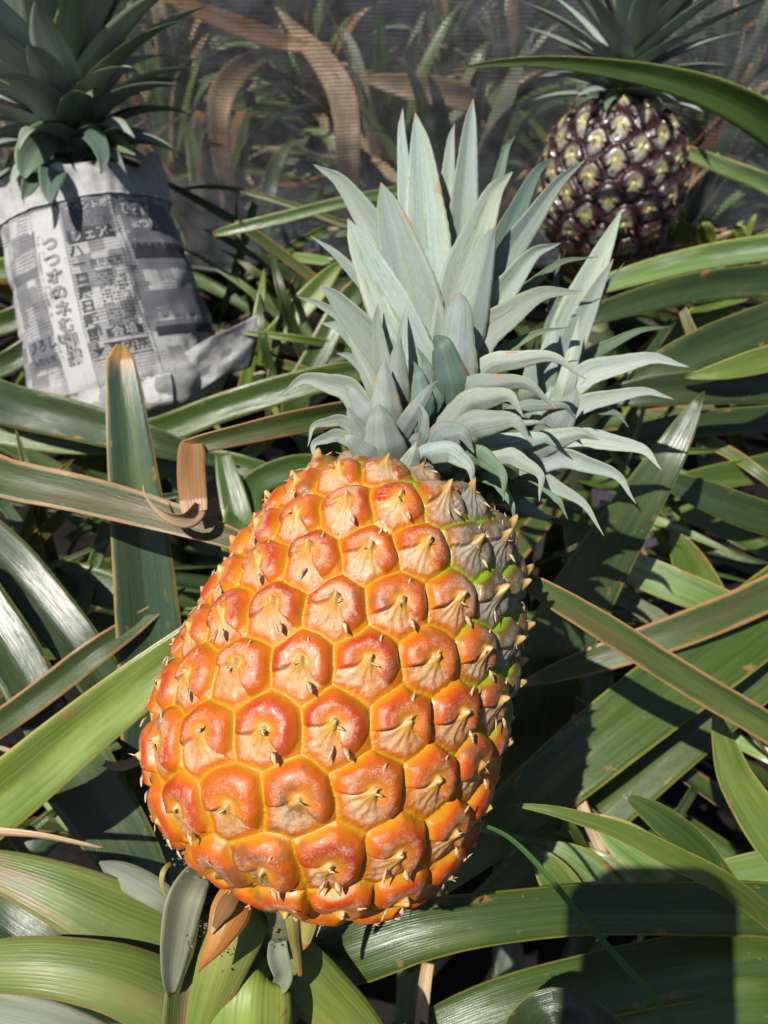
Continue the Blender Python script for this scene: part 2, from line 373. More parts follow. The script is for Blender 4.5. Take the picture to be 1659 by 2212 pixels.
    scar = sstep(.66, .80, .6*vnoise(p, 70, seed+31)+.4*vnoise(p, 330, seed+32)+.10*sstep(.12, 0, tf))*(.45+.4*pn2)
    col = mx(col, L3((.17, .085, .035)), np.clip(scar, 0, .85)*sstep(.0, .12, e))
    col = mx(col, L3((.20, .16, .04)), sstep(.10, .02, tf)*.45)
    if 'dk' in pal: col = mx(col, L3(pal['dk']), sstep(.42, .66, np.sqrt((x*1.25)**2+(y*.92)**2)))
    pw = (.78*bm*sstep(.05, .34, e+.0)*sstep(.12, .42, rho)*(.55+.5*(1-rays*np.exp(-(rho/.5)**2)))+(1-bm)*sstep(.22, .55, e+.1)*sstep(.2, .45, rho)*(.34+.4*rn2)*pal.get('pw', 1)+gm*.18*groove)*(.65+.7*pn2)
    pw = pw*sstep(.05, .22, e)
    i, j = np.meshgrid(np.arange(ns-1), np.arange(nth), indexing='ij'); j2 = (j+1) % nth
    Fq = np.stack([i*nth+j, i*nth+j2, (i+1)*nth+j2, (i+1)*nth+j], -1).reshape(-1, 4)
    # consistent outward orientation
    v0, v1, v2 = V[Fq[len(Fq)//2][0]], V[Fq[len(Fq)//2][1]], V[Fq[len(Fq)//2][2]]
    if np.dot(np.cross(v1-v0, v2-v0), nn[Fq[len(Fq)//2][0]]) < 0: Fq = Fq[:, ::-1]
    o = mesh(name, V, Fq, mat, parent, attrs={'Col': col, 'Pow': pw, 'Gr': groove, 'Grn': gm})
    # dried sepal tips lying on the eyes
    if dried:
        vis = []
        vd = nrm(CAM-ec); facing = (vd*en).sum(1)
        order = np.argsort(-facing); rest_V, rest_F = [], []
        def sliver_geo(c, dr, nm, ln, wd, lift):
            sd_ = np.cross(dr, nm); out = []; F_ = []
            t5 = [0, .3, .62, .85, 1]; w5 = [.25, 1, .8, .4, .06]; h5 = [0, .22, .34, .5, .75]
            for t, ww, hh in zip(t5, w5, h5):
                q0 = c+dr*ln*t+nm*(ln*lift*hh)
                out += [q0-sd_*wd*ww*.5, q0+nm*wd*.35*ww, q0+sd_*wd*ww*.5, q0-nm*wd*.12]
            for r_ in range(4):
                for a_ in range(4): F_.append([r_*4+a_, r_*4+(a_+1) % 4, r_*4+4+(a_+1) % 4, r_*4+4+a_])
            F_.append([3, 2, 1, 0]); F_.append([16, 17, 18, 19])
            return out, F_
        for rank, k in enumerate(order):
            VV, FF = [], []
            def add(px, py, hh, dx, dy, ln, wd, lift):
                c = ec[k]+ex[k]*px*er[k]+eu[k]*py*er[k]+en[k]*hh*H*min(1, er[k]/er.max()*1.1)
                dr = nrm(ex[k]*dx+eu[k]*dy+en[k]*.12)
                o_, f_ = sliver_geo(c, dr, en[k], ln*er[k], wd*er[k], lift); b_ = len(VV); VV.extend(o_); FF.extend([[z+b_ for z in q_] for q_ in f_])
            R_ = rs.rand
            sc = sliver
            hs = .75+.9*(spike/.0030)*.6
            for _ in range(2 if R_() < .5 else 1): add(R_()*.10-.05, R_()*.08, hs, R_()-.5, R_()*1.2-.4, .20*sc+.12*R_(), .10, .35)
            if R_() < .6: add(R_()*.2-.05, .42+.1*R_(), 1.02, R_()*.5-.25, 1, .36+.14*R_(), .14, .1)
            if R_() < .55: add(.38+.1*R_(), -.28-.1*R_(), 1.0, .8, -.75-.3*R_(), .40, .20, .08)
            if R_() < .22: add(R_()*.3-.15, -.42, .82, R_()*.5-.25, -1, .46, .12, .2)
            if rank < frontlim: mesh('dried_tip', np.array(VV), FF, dried, o, smooth=True)
            else:
                b_ = len(rest_V); rest_V.extend(VV); rest_F.extend([[z+b_ for z in q_] for q_ in FF])
        if rest_V: mesh('dried_tip', np.array(rest_V), rest_F, dried, o, kind='stuff')
    return o

def fruit_mat(name, powc, rough=.35, coat=.07, sss=.0, powgreen=(.30, .30, .27)):
    k = NT(name); o = k.obj(); c = k.attr('Col', 'Color'); pw = k.attr('Pow'); g = k.attr('Grn')
    n1 = k.noise(o, 1900, 3, .8); n2 = k.noise(o, 420, 4, .6); n3 = k.noise(o, 3200, 2, .6)
    t = k.math('ADD', k.math('MULTIPLY', n1, .65), k.math('MULTIPLY', n2, .35))
    m_ = k.ramp(k.math('ADD', t, k.math('MULTIPLY', pw, .25)), .57, .76, 0, .56)
    m_ = k.math('MULTIPLY', m_, k.ramp(pw, .02, .2))
    c = k.mix(k.ramp(n2, .35, .7, 0, .22), c, k.mix(1., c, (.75, .62, .55), 'MULTIPLY'))
    col = k.mix(m_, c, k.mix(g, powc, powgreen))
    # tiny pale lenticels
    col = k.mix(k.ramp(n3, .70, .76, 0, .35), col, powc)
    r = k.math('ADD', k.math('MULTIPLY', m_, .42), rough)
    bm_ = k.bump(k.math('ADD', n2, k.math('MULTIPLY', n1, .5)), .45, .0005)
    b = k.bsdf(col, r, .5, bm_, coat=coat, sss=sss)
    return k.m
M['fruit'] = fruit_mat('fruit_skin_orange', (.57, .43, .29), sss=.04)
M['fruit_dark'] = fruit_mat('fruit_skin_dark', (.30, .28, .25), rough=.30, coat=.3)
M['fruit_plain'] = simple('fruit_skin_green', (.10, .11, .05), .5, 200)

# main pineapple
FB = at(603, 1848, .288); FT = at(894, 1082, .316)
Lf = float(np.linalg.norm(FT-FB))
main = empty('pineapple', FB, 'ripe orange pineapple with silvery green crown, large in the foreground', 'pineapple')
prof = [(-.0115, .0), (-.0105, .014), (-.0070, .028), (.001, .0425), (.011, .0520), (.030, .0600), (.052, .0622), (.076, .0614), (.105, .0582), (.134, .0528), (.155, .0460), (.168, .0360), (.174, .0200), (.1755, .0)]
scl = Lf/.168
prof = [(z*scl, r) for z, r in prof]
pal_o = dict(o1=(.52, .118, .003), o2=(.37, .036, .004), fl=(.53, .16, .005), inner=(.52, .23, .026), fan=(.48, .155, .03), fan2=(.55, .31, .06), tip=(.50, .35, .14),
             g1=(.50, .225, .008), g2=(.20, .32, .012), b2=(.075, .060, .018), b3=(.17, .145, .075), gw0=.02, gw1=.15)
def greenf(p, th, t):
    q = p-CAM; dd = q@FW; uu = CX+F*(q@RT)/dd; vv = CY-F*(q@UP)/dd
    # pigment patch: unripe shoulder on the far side near the crown (direction in the fruit's own frame)
    ax = nrm(FT-FB); zz = (p-FB)@ax/Lf; sdv = nrm(np.cross(FW, ax)); side = (p-FB-ax*((p-FB)@ax)[:, None])@sdv/.042
    return np.maximum(sstep(0, .24, zz+.45*np.clip(side*SG, -1, 1.2)-.90+.16*(vnoise(p, 40, 40)-.5)), .75*sstep(.93, 1.0, zz+.10*(vnoise(p, 60, 41)-.5)))
SG = 1.0
ax_ = nrm(FT-FB)
SG = 1.0 if np.dot(nrm(np.cross(FW, ax_)), RT) > 0 else -1.0
fo = fruit('fruit', FB, FT, prof, 172, M['fruit'], main, 860, 560, pal_o, phase=.48, soff=.0055, chir=1, dens=(.95, .72), H=.0038, spike=.0029, dried=M['dried'], greenf=greenf)

# ------------------------------------------------------------------ main crown (coordinates read off a 1.085x source crop)
def c7(x, y, d): return at((1000+1.085*x)/1.8228, (300+1.085*y)/1.8228, d)
crown = [  # base, mid, tip, width, depth base, depth tip, material, channel, roll
 (590, 800, 545, 350, 540, 115, 62, .40, .405, 'crown', .10), (690, 700, 705, 350, 728, 170, 62, .405, .41, 'crown', .1),
 (740, 800, 772, 330, 795, 80, 100, .395, .40, 'crown', .14), (640, 1000, 618, 450, 585, 130, 168, .375, .385, 'crown', .14),
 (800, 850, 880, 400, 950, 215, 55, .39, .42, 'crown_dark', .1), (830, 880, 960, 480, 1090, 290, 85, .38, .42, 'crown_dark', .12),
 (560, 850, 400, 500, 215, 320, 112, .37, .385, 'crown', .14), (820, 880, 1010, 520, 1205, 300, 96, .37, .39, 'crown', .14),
 (520, 920, 370, 720, 205, 580, 58, .37, .37, 'crown', .12), (490, 1010, 310, 870, 155, 800, 50, .37, .37, 'crown', .12),
 (530, 1200, 400, 1060, 300, 1005, 60, .36, .36, 'crown', .1), (560, 1200, 390, 980, 240, 895, 90, .355, .35, 'crown', .14),
 (570, 1150, 370, 890, 240, 760, 118, .352, .345, 'crown', .14),
 (640, 1080, 530, 640, 460, 385, 200, .355, .36, 'crown', .13), (620, 1100, 440, 730, 340, 515, 165, .347, .345, 'crown', .13),
 (700, 1050, 810, 580, 940, 345, 150, .352, .36, 'crown', .13), (800, 1050, 1000, 760, 1250, 655, 45, .36, .37, 'crown_mid', .1),
 (780, 1080, 930, 750, 1115, 605, 112, .352, .35, 'crown', .13), (730, 1130, 815, 740, 880, 540, 140, .343, .345, 'crown', -.13),
 (800, 1100, 950, 970, 1150, 910, 45, .352, .35, 'crown_mid', .1),
 (750, 1140, 920, 870, 1195, 780, 125, .345, .34, 'crown', .12),
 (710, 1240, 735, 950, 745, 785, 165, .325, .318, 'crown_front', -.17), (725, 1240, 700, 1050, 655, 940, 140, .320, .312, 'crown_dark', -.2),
 (1000, 1220, 1000, 1100, 1020, 960, 72, .365, .36, 'crown', -.1),
 (840, 1280, 1050, 1195, 1170, 1250, 48, .335, .33, 'crown', -.1), (720, 1200, 960, 1030, 1205, 1100, 82, .332, .31, 'crown_front', -.14),
 (690, 1290, 880, 1120, 1100, 1210, 95, .325, .30, 'crown_front', -.15), (670, 1330, 850, 1170, 980, 1240, 100, .318, .295, 'crown_front', -.15),
 (860, 1310, 980, 1260, 1080, 1278, 30, .33, .325, 'crown', -.1),
 (660, 1410, 860, 1255, 1010, 1335, 110, .314, .29, 'crown_front', -.16),
 (700, 1440, 950, 1330, 1100, 1345, 95, .325, .31, 'crown', -.15), (650, 1430, 720, 1300, 800, 1370, 120, .308, .293, 'crown_front', -.2),
]
slip = [
 (500, 1180, 455, 970, 450, 825, 66, .335, .34, 'crown', .1), (525, 1160, 535, 970, 548, 850, 62, .335, .34, 'crown', .1),
 (470, 1200, 400, 1060, 335, 925, 58, .33, .33, 'crown', .1), (520, 1240, 520, 1070, 532, 940, 100, .322, .322, 'crown_front', -.15),
 (610, 1270, 605, 1130, 580, 1035, 85, .318, .315, 'crown_dark', -.15), (640, 1290, 640, 1120, 590, 980, 70, .322, .32, 'crown_dark', -.15),
 (440, 1290, 270, 1115, 90, 1165, 88, .325, .32, 'crown', .14), (430, 1330, 270, 1255, 195, 1345, 46, .322, .31, 'crown', .12),
 (450, 1380, 262, 1315, 228, 1425, 50, .318, .305, 'crown', .12), (460, 1330, 385, 1190, 332, 1122, 84, .318, .315, 'crown_front', -.12),
 (490, 1320, 478, 1150, 475, 1025, 118, .312, .308, 'crown_front', -.16), (450, 1390, 380, 1280, 338, 1192, 78, .312, .305, 'crown_front', -.14),
 (520, 1330, 600, 1190, 668, 1103, 66, .31, .305, 'crown_front', -.1), (560, 1330, 620, 1270, 590, 1175, 42, .31, .302, 'crown_front', -.1), (620, 1440, 620, 1320, 585, 1170, 60, .312, .305, 'crown_dark', -.1),
 (485, 1440, 468, 1300, 455, 1192, 165, .303, .295, 'crown_front', -.18), (480, 1450, 380, 1350, 325, 1300, 85, .302, .29, 'crown_front', -.1),
 (540, 1470, 570, 1395, 592, 1322, 85, .298, .286, 'crown_front', -.2),
]
side_crown = [
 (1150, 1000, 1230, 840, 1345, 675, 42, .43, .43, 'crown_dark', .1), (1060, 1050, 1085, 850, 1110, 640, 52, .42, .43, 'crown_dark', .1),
 (1080, 1060, 1220, 740, 1335, 485, 125, .415, .43, 'crown', .13), (1120, 1120, 1300, 970, 1510, 908, 48, .41, .42, 'crown_mid', .1),
 (1070, 1180, 1190, 890, 1305, 662, 105, .395, .40, 'crown', .13), (1050, 1180, 1074, 1000, 1092, 868, 70, .385, .38, 'crown', -.1),
 (1100, 1220, 1150, 1040, 1180, 868, 70, .38, .378, 'crown', -.1), (1080, 1200, 1320, 1050, 1580, 1056, 92, .378, .36, 'crown_front', .13),
 (1050, 1290, 1300, 1165, 1525, 1172, 66, .37, .35, 'crown_front', .12), (1150, 1260, 1270, 1215, 1360, 1275, 34, .37, .36, 'crown_mid', .1),
 (990, 1310, 1050, 1200, 1080, 1120, 52, .37, .36, 'crown', -.1), (1040, 1330, 1125, 1220, 1172, 1128, 118, .358, .345, 'crown_front', -.15),
 (1000, 1360, 1300, 1330, 1480, 1430, 76, .358, .335, 'crown_front', .12), (960, 1420, 1110, 1315, 1252, 1320, 95, .35, .335, 'crown', -.14),
 (940, 1440, 1210, 1410, 1386, 1552, 74, .35, .32, 'crown_front', .12), (920, 1500, 1110, 1500, 1270, 1668, 60, .345, .315, 'crown_front', .12),
 (880, 1530, 1040, 1510, 1140, 1610, 52, .345, .325, 'crown_mid', -.1), (760, 1410, 980, 1405, 1035, 1545, 66, .318, .296, 'crown_front', -.2),
 (700, 1400, 860, 1405, 905, 1545, 72, .308, .288, 'crown_mid', -.2), (620, 1380, 745, 1385, 795, 1490, 78, .303, .286, 'crown_front', -.2),
 (820, 1450, 910, 1510, 945, 1625, 44, .315, .30, 'crown_mid', -.1), (900, 1480, 1000, 1570, 1100, 1600, 60, .36, .36, 'crown', -.1),
 (880, 1400, 960, 1480, 1060, 1520, 110, .36, .35, 'crown_mid', -.1), (900, 1350, 990, 1420, 1120, 1440, 120, .37, .36, 'crown', -.1),
]
def build_crown(rows, core_a, core_b, r0, r1, name, parent):
    ca, cb = np.asarray(core_a), np.asarray(core_b)
    ts = np.linspace(0, 1, 12); a = nrm(cb-ca); e1 = nrm(np.cross(a, FW)); e2 = np.cross(a, e1)
    th = np.linspace(0, 2*PI, 20, endpoint=False)
    V = []; 
    for t in ts:
        r = (r0*(1-t)+r1*t)*(1+.0*t); V += [ca+(cb-ca)*t+(e1*math.cos(q)+e2*math.sin(q))*r for q in th]
    Fc = [[i*20+j, i*20+(j+1) % 20, (i+1)*20+(j+1) % 20, (i+1)*20+j] for i in range(11) for j in range(20)]
    V.append(cb); Fc += [[11*20+j, 11*20+(j+1) % 20, 240] for j in range(20)]
    cr = mesh(name, np.array(V), Fc, M['fruit_plain'], parent)
    for bx, by, mx_, my, tx, ty, w, db, dt, mt, ch in rows:
        dm = (db+dt)/2-.006*(1 if ch < 0 else .3)
        Bp, Mp, Tp = c7(bx, by, db), c7(mx_, my, dm), c7(tx, ty, dt)
        # root the leaf on the core
        tcl = float(np.clip(np.dot(Bp-ca, cb-ca)/np.dot(cb-ca, cb-ca), .0, .8)); root = ca+(cb-ca)*max(0, tcl-.12)
        P0 = Bp*.55+root*.45
        wm = w*1.085/1.8228/F
        n1 = Bp; P = [P0, n1, (n1*.45+Mp*.55)+(Mp-(n1+Tp)/2)*.45, Mp, (Mp*.5+Tp*.5)+(Mp-(n1+Tp)/2)*.36, Mp*.13+Tp*.87+(Mp-(n1+Tp)/2)*.10, Tp]
        ww = [wm*db*.85, wm*db*1.0, wm*dm*1.04, wm*dm*.80, wm*dm*.44, wm*dt*.13, .0002]
        if w > 130 and ty > 600: ww[4] *= 1.3; ww[5] *= 2.2
        leaf('leaf', P, ww, M[mt], cr, roll=random.uniform(-.22, .22), ch=ch*1.15, n=44, m=11, th=.0013, serr=.02)
    return cr
cbase = FT+ax_*.002
build_crown(crown, c7(690, 1420, .338), c7(720, 900, .365), .022, .006, 'crown', main)
build_crown(slip, c7(515, 1490, .325), c7(500, 1180, .330), .014, .004, 'side_shoot', main)
build_crown(side_crown, c7(860, 1480, .350), c7(1000, 1230, .375), .012, .004, 'side_shoot', main)

# stalk with its hanging bracts
def tube(name, pts, rad, mat, parent, n=26, k=14, bumps=0.):
    Q = spline(np.c_[np.array(pts), np.array(rad)], n); p, r = Q[:, :3], Q[:, 3]; T = nrm(np.gradient(p, axis=0))
    e1 = nrm(np.cross(T, np.array([.3, .8, .1]))); e2 = np.cross(T, e1); th = np.linspace(0, 2*PI, k, endpoint=False)
    rr = r[:, None]*(1+bumps*RS.randn(n, k)); V = p[:, None]+(e1[:, None]*np.cos(th)[None, :, None]+e2[:, None]*np.sin(th)[None, :, None])*rr[..., None]
    V = V.reshape(-1, 3); Fc = [[i*k+j, i*k+(j+1) % k, (i+1)*k+(j+1) % k, (i+1)*k+j] for i in range(n-1) for j in range(k)]
    Fc += [list(range(k))[::-1], [(n-1)*k+j for j in range(k)]]
    return mesh(name, V, Fc, mat, parent)
HEART = at(570, 2150, .372)
tube('stalk', [at(640, 1860, .31), at(610, 1960, .315), at(585, 2060, .345), HEART], [.014, .013, .014, .02], M['stalk'], main, bumps=.04)

def D(pts):  # list of (u, v, depth, width px) in display pixels -> world points and widths
    P = [at(u, v, d) for u, v, d, w in pts]; return P, [w/F*d for u, v, d, w in pts]
def hand(name, pts, mat, parent, root=None, **k):
    P, w = D(pts)
    if root is not None:
        w0 = w[0]; mid = P[0]*.45+np.asarray(root)*.55; P = [np.asarray(root), mid]+P; w = [w0*1.0, w0*1.05]+w
    return leaf(name, P, w, M[mat] if isinstance(mat, str) else mat, parent, **k)
br = main
hand('bract', [(520, 1905, .288, 60), (498, 1970, .280, 88), (468, 2035, .276, 52), (440, 2080, .275, 18), (430, 2100, .276, 2)], 'bract_orange', br, ch=-.22, n=30)
hand('bract', [(512, 1925, .280, 25), (488, 1960, .2755, 40), (468, 1995, .2745, 20), (455, 2020, .275, 2)], 'dry', br, ch=-.2, n=20)
hand('bract', [(625, 1940, .283, 22), (632, 2000, .281, 27), (640, 2050, .285, 22), (650, 2110, .29, 10)], 'bract_olive', br, ch=-.25)
hand('bract', [(664, 1940, .283, 38), (668, 1985, .281, 40), (662, 2030, .283, 24), (655, 2052, .284, 3)], 'bract_olive', br, ch=-.2)
hand('bract', [(372, 1865, .295, 10), (352, 1885, .290, 12), (352, 1920, .29, 9), (372, 1945, .292, 3)], 'bract_olive', br, ch=-.1)
hand('bract', [(648, 1965, .29, 12), (658, 1978, .288, 18), (656, 2000, .289, 3)], M['pinkbit'], br, ch=-.1, n=16)
# broad tattered leaves round the stalk
hand('stalk_leaf', [(440, 1880, .300, 60), (402, 1935, .292, 85), (385, 2010, .290, 80), (372, 2110, .292, 45), (372, 2150, .295, 14)], 'bloomy', br, ch=.16, roll=.35)
hand('stalk_leaf', [(455, 1960, .31, 60), (425, 2060, .305, 90), (402, 2150, .300, 95), (395, 2290, .30, 90)], 'blade_base', br, ch=.22, roll=.2, root=HEART)
hand('stalk_leaf', [(545, 1935, .305, 110), (510, 2010, .298, 128), (468, 2120, .296, 105), (430, 2240, .298, 66), (400, 2380, .30, 8)], 'blade_short', br, ch=-.16, root=HEART)
hand('stalk_leaf', [(590, 2000, .33, 90), (625, 2060, .322, 100), (690, 2140, .322, 122), (790, 2245, .325, 100), (900, 2390, .33, 20)], 'blade_short', br, ch=-.14, root=HEART)
hand('stalk_leaf', [(552, 2105, .305, 150), (545, 2150, .299, 170), (540, 2230, .296, 180), (535, 2380, .30, 150)], 'blade_short', br, ch=-.22, root=HEART)
hand('stalk_leaf', [(605, 2000, .31, 20), (600, 2060, .303, 45), (612, 2110, .302, 40), (592, 2150, .305, 26), (588, 2165, .306, 10)], 'bloomy', br, ch=.2)
# crumbs of soil caught in the leaf bases
def crumbs(name, spots, mat, parent, n=14, size=.0005):
    V, Fc = [], []
    for (u, v, d, sp) in spots:
        for _ in range(n):
            c = at(u+random.gauss(0, sp*1.3), v+random.gauss(0, sp*2.2), d+random.uniform(-.002, .001)); b = len(V); s = size*random.uniform(.4, 1.5)
            V += [c+np.array(q)*s*random.uniform(.6, 1.2) for q in ((1, 0, 0), (-1, 0, 0), (0, 1, 0), (0, -1, 0), (0, 0, 1), (0, 0, -1))]
            Fc += [[b+q for q in f] for f in ((0, 2, 4), (2, 1, 4), (1, 3, 4), (3, 0, 4), (2, 0, 5), (1, 2, 5), (3, 1, 5), (0, 3, 5))]
    return mesh(name, np.array(V), Fc, mat, parent, smooth=False, kind='stuff')
crumbs('soil_crumbs', [(385, 1850, .284, 10), (400, 1868, .285, 9), (455, 1965, .297, 9), (440, 2000, .294, 8), (412, 2035, .286, 6), (470, 2052, .290, 8), (590, 2030, .30, 5)], M['debris'], main)

# ------------------------------------------------------------------ pineapple plants
def plant(name, heart, label, group='pineapple plants in the field'):
    g = np.array([heart[0], heart[1], 0.0])
    e = empty(name, g, label, 'pineapple plant', group)
    tube('stem', [g, g*.5+np.asarray(heart)*.5, np.asarray(heart)+np.array([0, 0, .02])], [.03, .026, .012], M['stem'], e, n=10, k=10)
    return e
def rosette(parent, heart, n, mats, length=(.3, .5), width=.042, seed=0, el=(10, 65), az=None, droop=.5, skip=None, n_seg=26):
    rnd = random.Random(seed); heart = np.asarray(heart)
    for i in range(n):
        f = (i+.5)/n; A = (i*137.5+rnd.uniform(-15, 15)) if az is None else rnd.uniform(*az)
        A = math.radians(A); E = math.radians(el[0]+(el[1]-el[0])*f+rnd.uniform(-6, 6)); ln = rnd.uniform(*length)*(1-.25*f); dr = droop*(1-.6*f)*rnd.uniform(.6, 1.3)
        h = np.array([math.cos(A), math.sin(A), 0]); P = []
        base = heart+np.array([0, 0, -.06+.09*f])
        for t in np.linspace(0, 1, 6):
            P.append(base+h*ln*math.cos(E)*t*(1+.1*t)+np.array([0, 0, 1])*(ln*math.sin(E)*t-dr*ln*t*t*t*.7))
        if skip and any(skip(p) for p in P[1:]): continue
        w = width*rnd.uniform(.8, 1.15); ww = [w*.9, w, w*.95, w*.75, w*.45, .0008]
        hint = nrm(np.array([0, 0, 1.])-h*.35)
        leaf('leaf', P, ww, M[rnd.choice(mats)], parent, hint=hint, ch=rnd.uniform(.1, .22), roll=rnd.uniform(-.35, .35), n=n_seg, m=7, th=.0012)

hearts = {
 'A': HEART, 'B': at(330, 1030, .74), 'C': at(1290, 760, .74), 'D': at(2050, 1200, .56), 'E': at(2000, 1850, .46),
 'G': at(-420, 1150, .56), 'H': at(-330, 1900, .46), 'I': at(980, 1250, .70), 'J': at(1150, 2650, .52),
}
lab = {'A': 'plant at the bottom with broad pale leaves right below the orange fruit', 'B': 'plant with dark leaves at the foot of the newspaper bag',
 'C': 'plant with long leaves beneath the dark purple fruit', 'D': 'plant whose wide leaves reach in from the right of the orange fruit',
 'E': 'plant whose glossy leaves reach in at the lower right corner', 'G': 'plant whose blunt leaf stands before the newspaper bag',
 'H': 'plant whose broad striped leaves reach in at the lower left', 'I': 'shaded plant behind the silvery crown, deep among the leaves', 'J': 'low plant in the shade at the bottom right under glossy leaves'}
PL = {k: plant('pineapple_plant', h, lab[k]) for k, h in hearts.items()}

# --- leaves placed one by one. (u, v, depth, width) from base to tip
A, Bq, Cq, Dq, Eq, Gq, Hq = (hearts[k] for k in 'ABCDEGH')
# left side
hand('leaf', [(352, 1950, .44, 140), (338, 1640, .425, 140), (325, 1400, .415, 138), (305, 1180, .405, 122), (283, 980, .40, 98), (268, 850, .40, 76), (260, 775, .402, 58), (262, 744, .404, 20)], leaf_mat('blade_blunt', (.045, .080, .05), (.026, .055, .035), (.10, .145, .055), (.36, .24, .06), .06, .8, .33, .6, tip=(.36, .21, .06), tipstart=.925), PL['H'], root=at(350, 2300, .46), ch=.14)
hand('leaf', [(-180, 950, .40, 90), (0, 1030, .375, 88), (150, 1062, .37, 84), (300, 1100, .362, 76), (450, 1145, .358, 56), (620, 1210, .36, 22), (700, 1245, .36, 4)], 'blade_red', PL['G'], root=Gq, ch=.17, roll=.1)
hand('leaf', [(-200, 1870, .36, 150), (0, 1725, .345, 142), (150, 1600, .342, 128), (300, 1480, .338, 110), (420, 1385, .34, 84), (560, 1270, .35, 40), (650, 1190, .36, 5)], 'blade_yellow', PL['H'], root=Hq, ch=.16)
hand('leaf', [(-120, 1640, .41, 60), (0, 1562, .40, 58), (100, 1490, .40, 60), (200, 1412, .40, 58), (290, 1350, .41, 42), (400, 1270, .42, 5)], 'blade_red', PL['H'], root=Hq, ch=.18)
hand('leaf', [(980, 850, .43, 60), (860, 872, .40, 58), (740, 893, .375, 56), (620, 915, .36, 54), (520, 938, .353, 48), (460, 952, .350, 44), (420, 962, .349, 40), (396, 966, .348, 30), (388, 967, .348, 12)],
     'blade_red', PL['I'], ch=.16, n=60, roll=.15, rollend=.3)
wl = hand('leaf', [(414, 957, .3478, 46), (414, 975, .3466, 58), (413, 1010, .3462, 60), (415, 1050, .3458, 61), (419, 1090, .3445, 58), (421, 1106, .344, 54)], 'dry', PL['I'], ch=.10, n=50, roll=.12, rollend=-.2)
hand('leaf', [(430, 1088, .3438, 26), (422, 1108, .3425, 44), (400, 1122, .341, 42), (365, 1116, .340, 28), (333, 1094, .341, 14), (313, 1066, .342, 7), (309, 1046, .343, 2)], 'dry_pale', PL['I'], ch=.22, n=40, roll=.5, rollend=.9)
hand('leaf', [(-180, 790, .56, 90), (0, 868, .53, 92), (150, 905, .52, 88), (300, 945, .51, 70), (430, 985, .52, 36), (520, 1010, .53, 4)], 'blade_blue', PL['G'], root=Gq, ch=.14)
hand('leaf', [(-150, 905, .55, 46), (0, 935, .54, 48), (120, 955, .54, 46), (235, 968, .54, 30), (330, 985, .55, 4)], 'blade_yellow', PL['G'], root=Gq, ch=.14)
hand('leaf', [(-150, 1090, .47, 100), (0, 1195, .45, 104), (110, 1320, .44, 100), (200, 1440, .435, 96), (300, 1590, .44, 80), (400, 1740, .45, 20)], 'blade_blue', PL['G'], root=Gq, ch=.15)
hand('leaf', [(-100, 1240, .43, 110), (-20, 1340, .42, 112), (45, 1440, .415, 108), (110, 1570, .41, 100), (190, 1700, .41, 90), (270, 1850, .42, 30)], 'blade_blue', PL['G'], root=Gq, ch=.13)
hand('leaf', [(60, 1480, .43, 10), (140, 1620, .40, 150), (215, 1740, .395, 150), (300, 1880, .39, 120), (360, 2010, .39, 60)], 'blade_blue', PL['G'], ch=.10, roll=-.3)
hand('leaf', [(110, 1245, .50, 70), (190, 1262, .50, 80), (260, 1285, .50, 70), (330, 1310, .50, 20)], 'blade', PL['G'], ch=.1)
hand('leaf', [(480, 980, .46, 30), (495, 1040, .455, 52), (515, 1120, .45, 62), (540, 1220, .45, 62)], 'blade', PL['I'], ch=.16)
hand('leaf', [(545, 1200, .44, 130), (540, 1060, .46, 60), (640, 1010, .47, 56), (760, 1020, .48, 40)], 'blade', PL['I'], ch=.12)
hand('leaf', [(160, 965, .60, 60), (330, 935, .575, 62), (480, 880, .565, 62), (620, 838, .56, 60), (760, 805, .565, 50), (900, 790, .58, 10)], 'blade', PL['B'], root=Bq, ch=.14)
hand('leaf', [(300, 880, .68, 50), (470, 850, .66, 54), (600, 820, .655, 50), (730, 770, .66, 30), (820, 740, .67, 4)], 'blade_blue', PL['B'], root=Bq, ch=.14)
hand('leaf', [(330, 1010, .56, 55), (460, 1000, .55, 56), (560, 1020, .55, 50), (680, 1060, .56, 30), (760, 1090, .57, 4)], 'blade', PL['B'], ch=.14)
# lower left
hand('leaf', [(480, 2120, .345, 130), (380, 2040, .332, 150), (250, 1985, .326, 150), (120, 1925, .325, 118), (0, 1880, .328, 82), (-150, 1840, .335, 30)], 'blade_base', PL['A'], root=A, ch=-.10)
hand('leaf', [(520, 2300, .325, 150), (400, 2190, .315, 150), (270, 2120, .308, 135), (130, 2090, .305, 118), (0, 2085, .307, 105), (-200, 2100, .315, 50)], 'blade_base', PL['A'], ch=-.14, root=A)
hand('leaf', [(-150, 1860, .37, 130), (0, 1990, .365, 130), (110, 2060, .362, 122), (230, 2130, .365, 90), (360, 2230, .37, 40)], 'blade_blue', PL['H'], root=Hq, ch=.12)
hand('leaf', [(-150, 2140, .34, 60), (0, 2175, .335, 66), (120, 2205, .333, 66), (260, 2260, .335, 50)], 'bloomy', PL['H'], ch=-.15, root=Hq)
hand('leaf', [(215, 1862, .335, 4), (262, 1888, .335, 50), (330, 1925, .33, 56), (380, 1960, .33, 40)], 'bloomy', PL['A'], ch=-.1)
hand('leaf', [(-100, 1795, .325, 22), (0, 1798, .320, 20), (90, 1806, .318, 14), (170, 1822, .317, 11), (222, 1833, .318, 5)], 'dry_pale', PL['H'], ch=.35, roll=.6)
hand('leaf', [(300, 1640, .37, 24), (260, 1655, .368, 20), (225, 1648, .37, 14)], 'dry_pale', PL['H'], ch=.2)
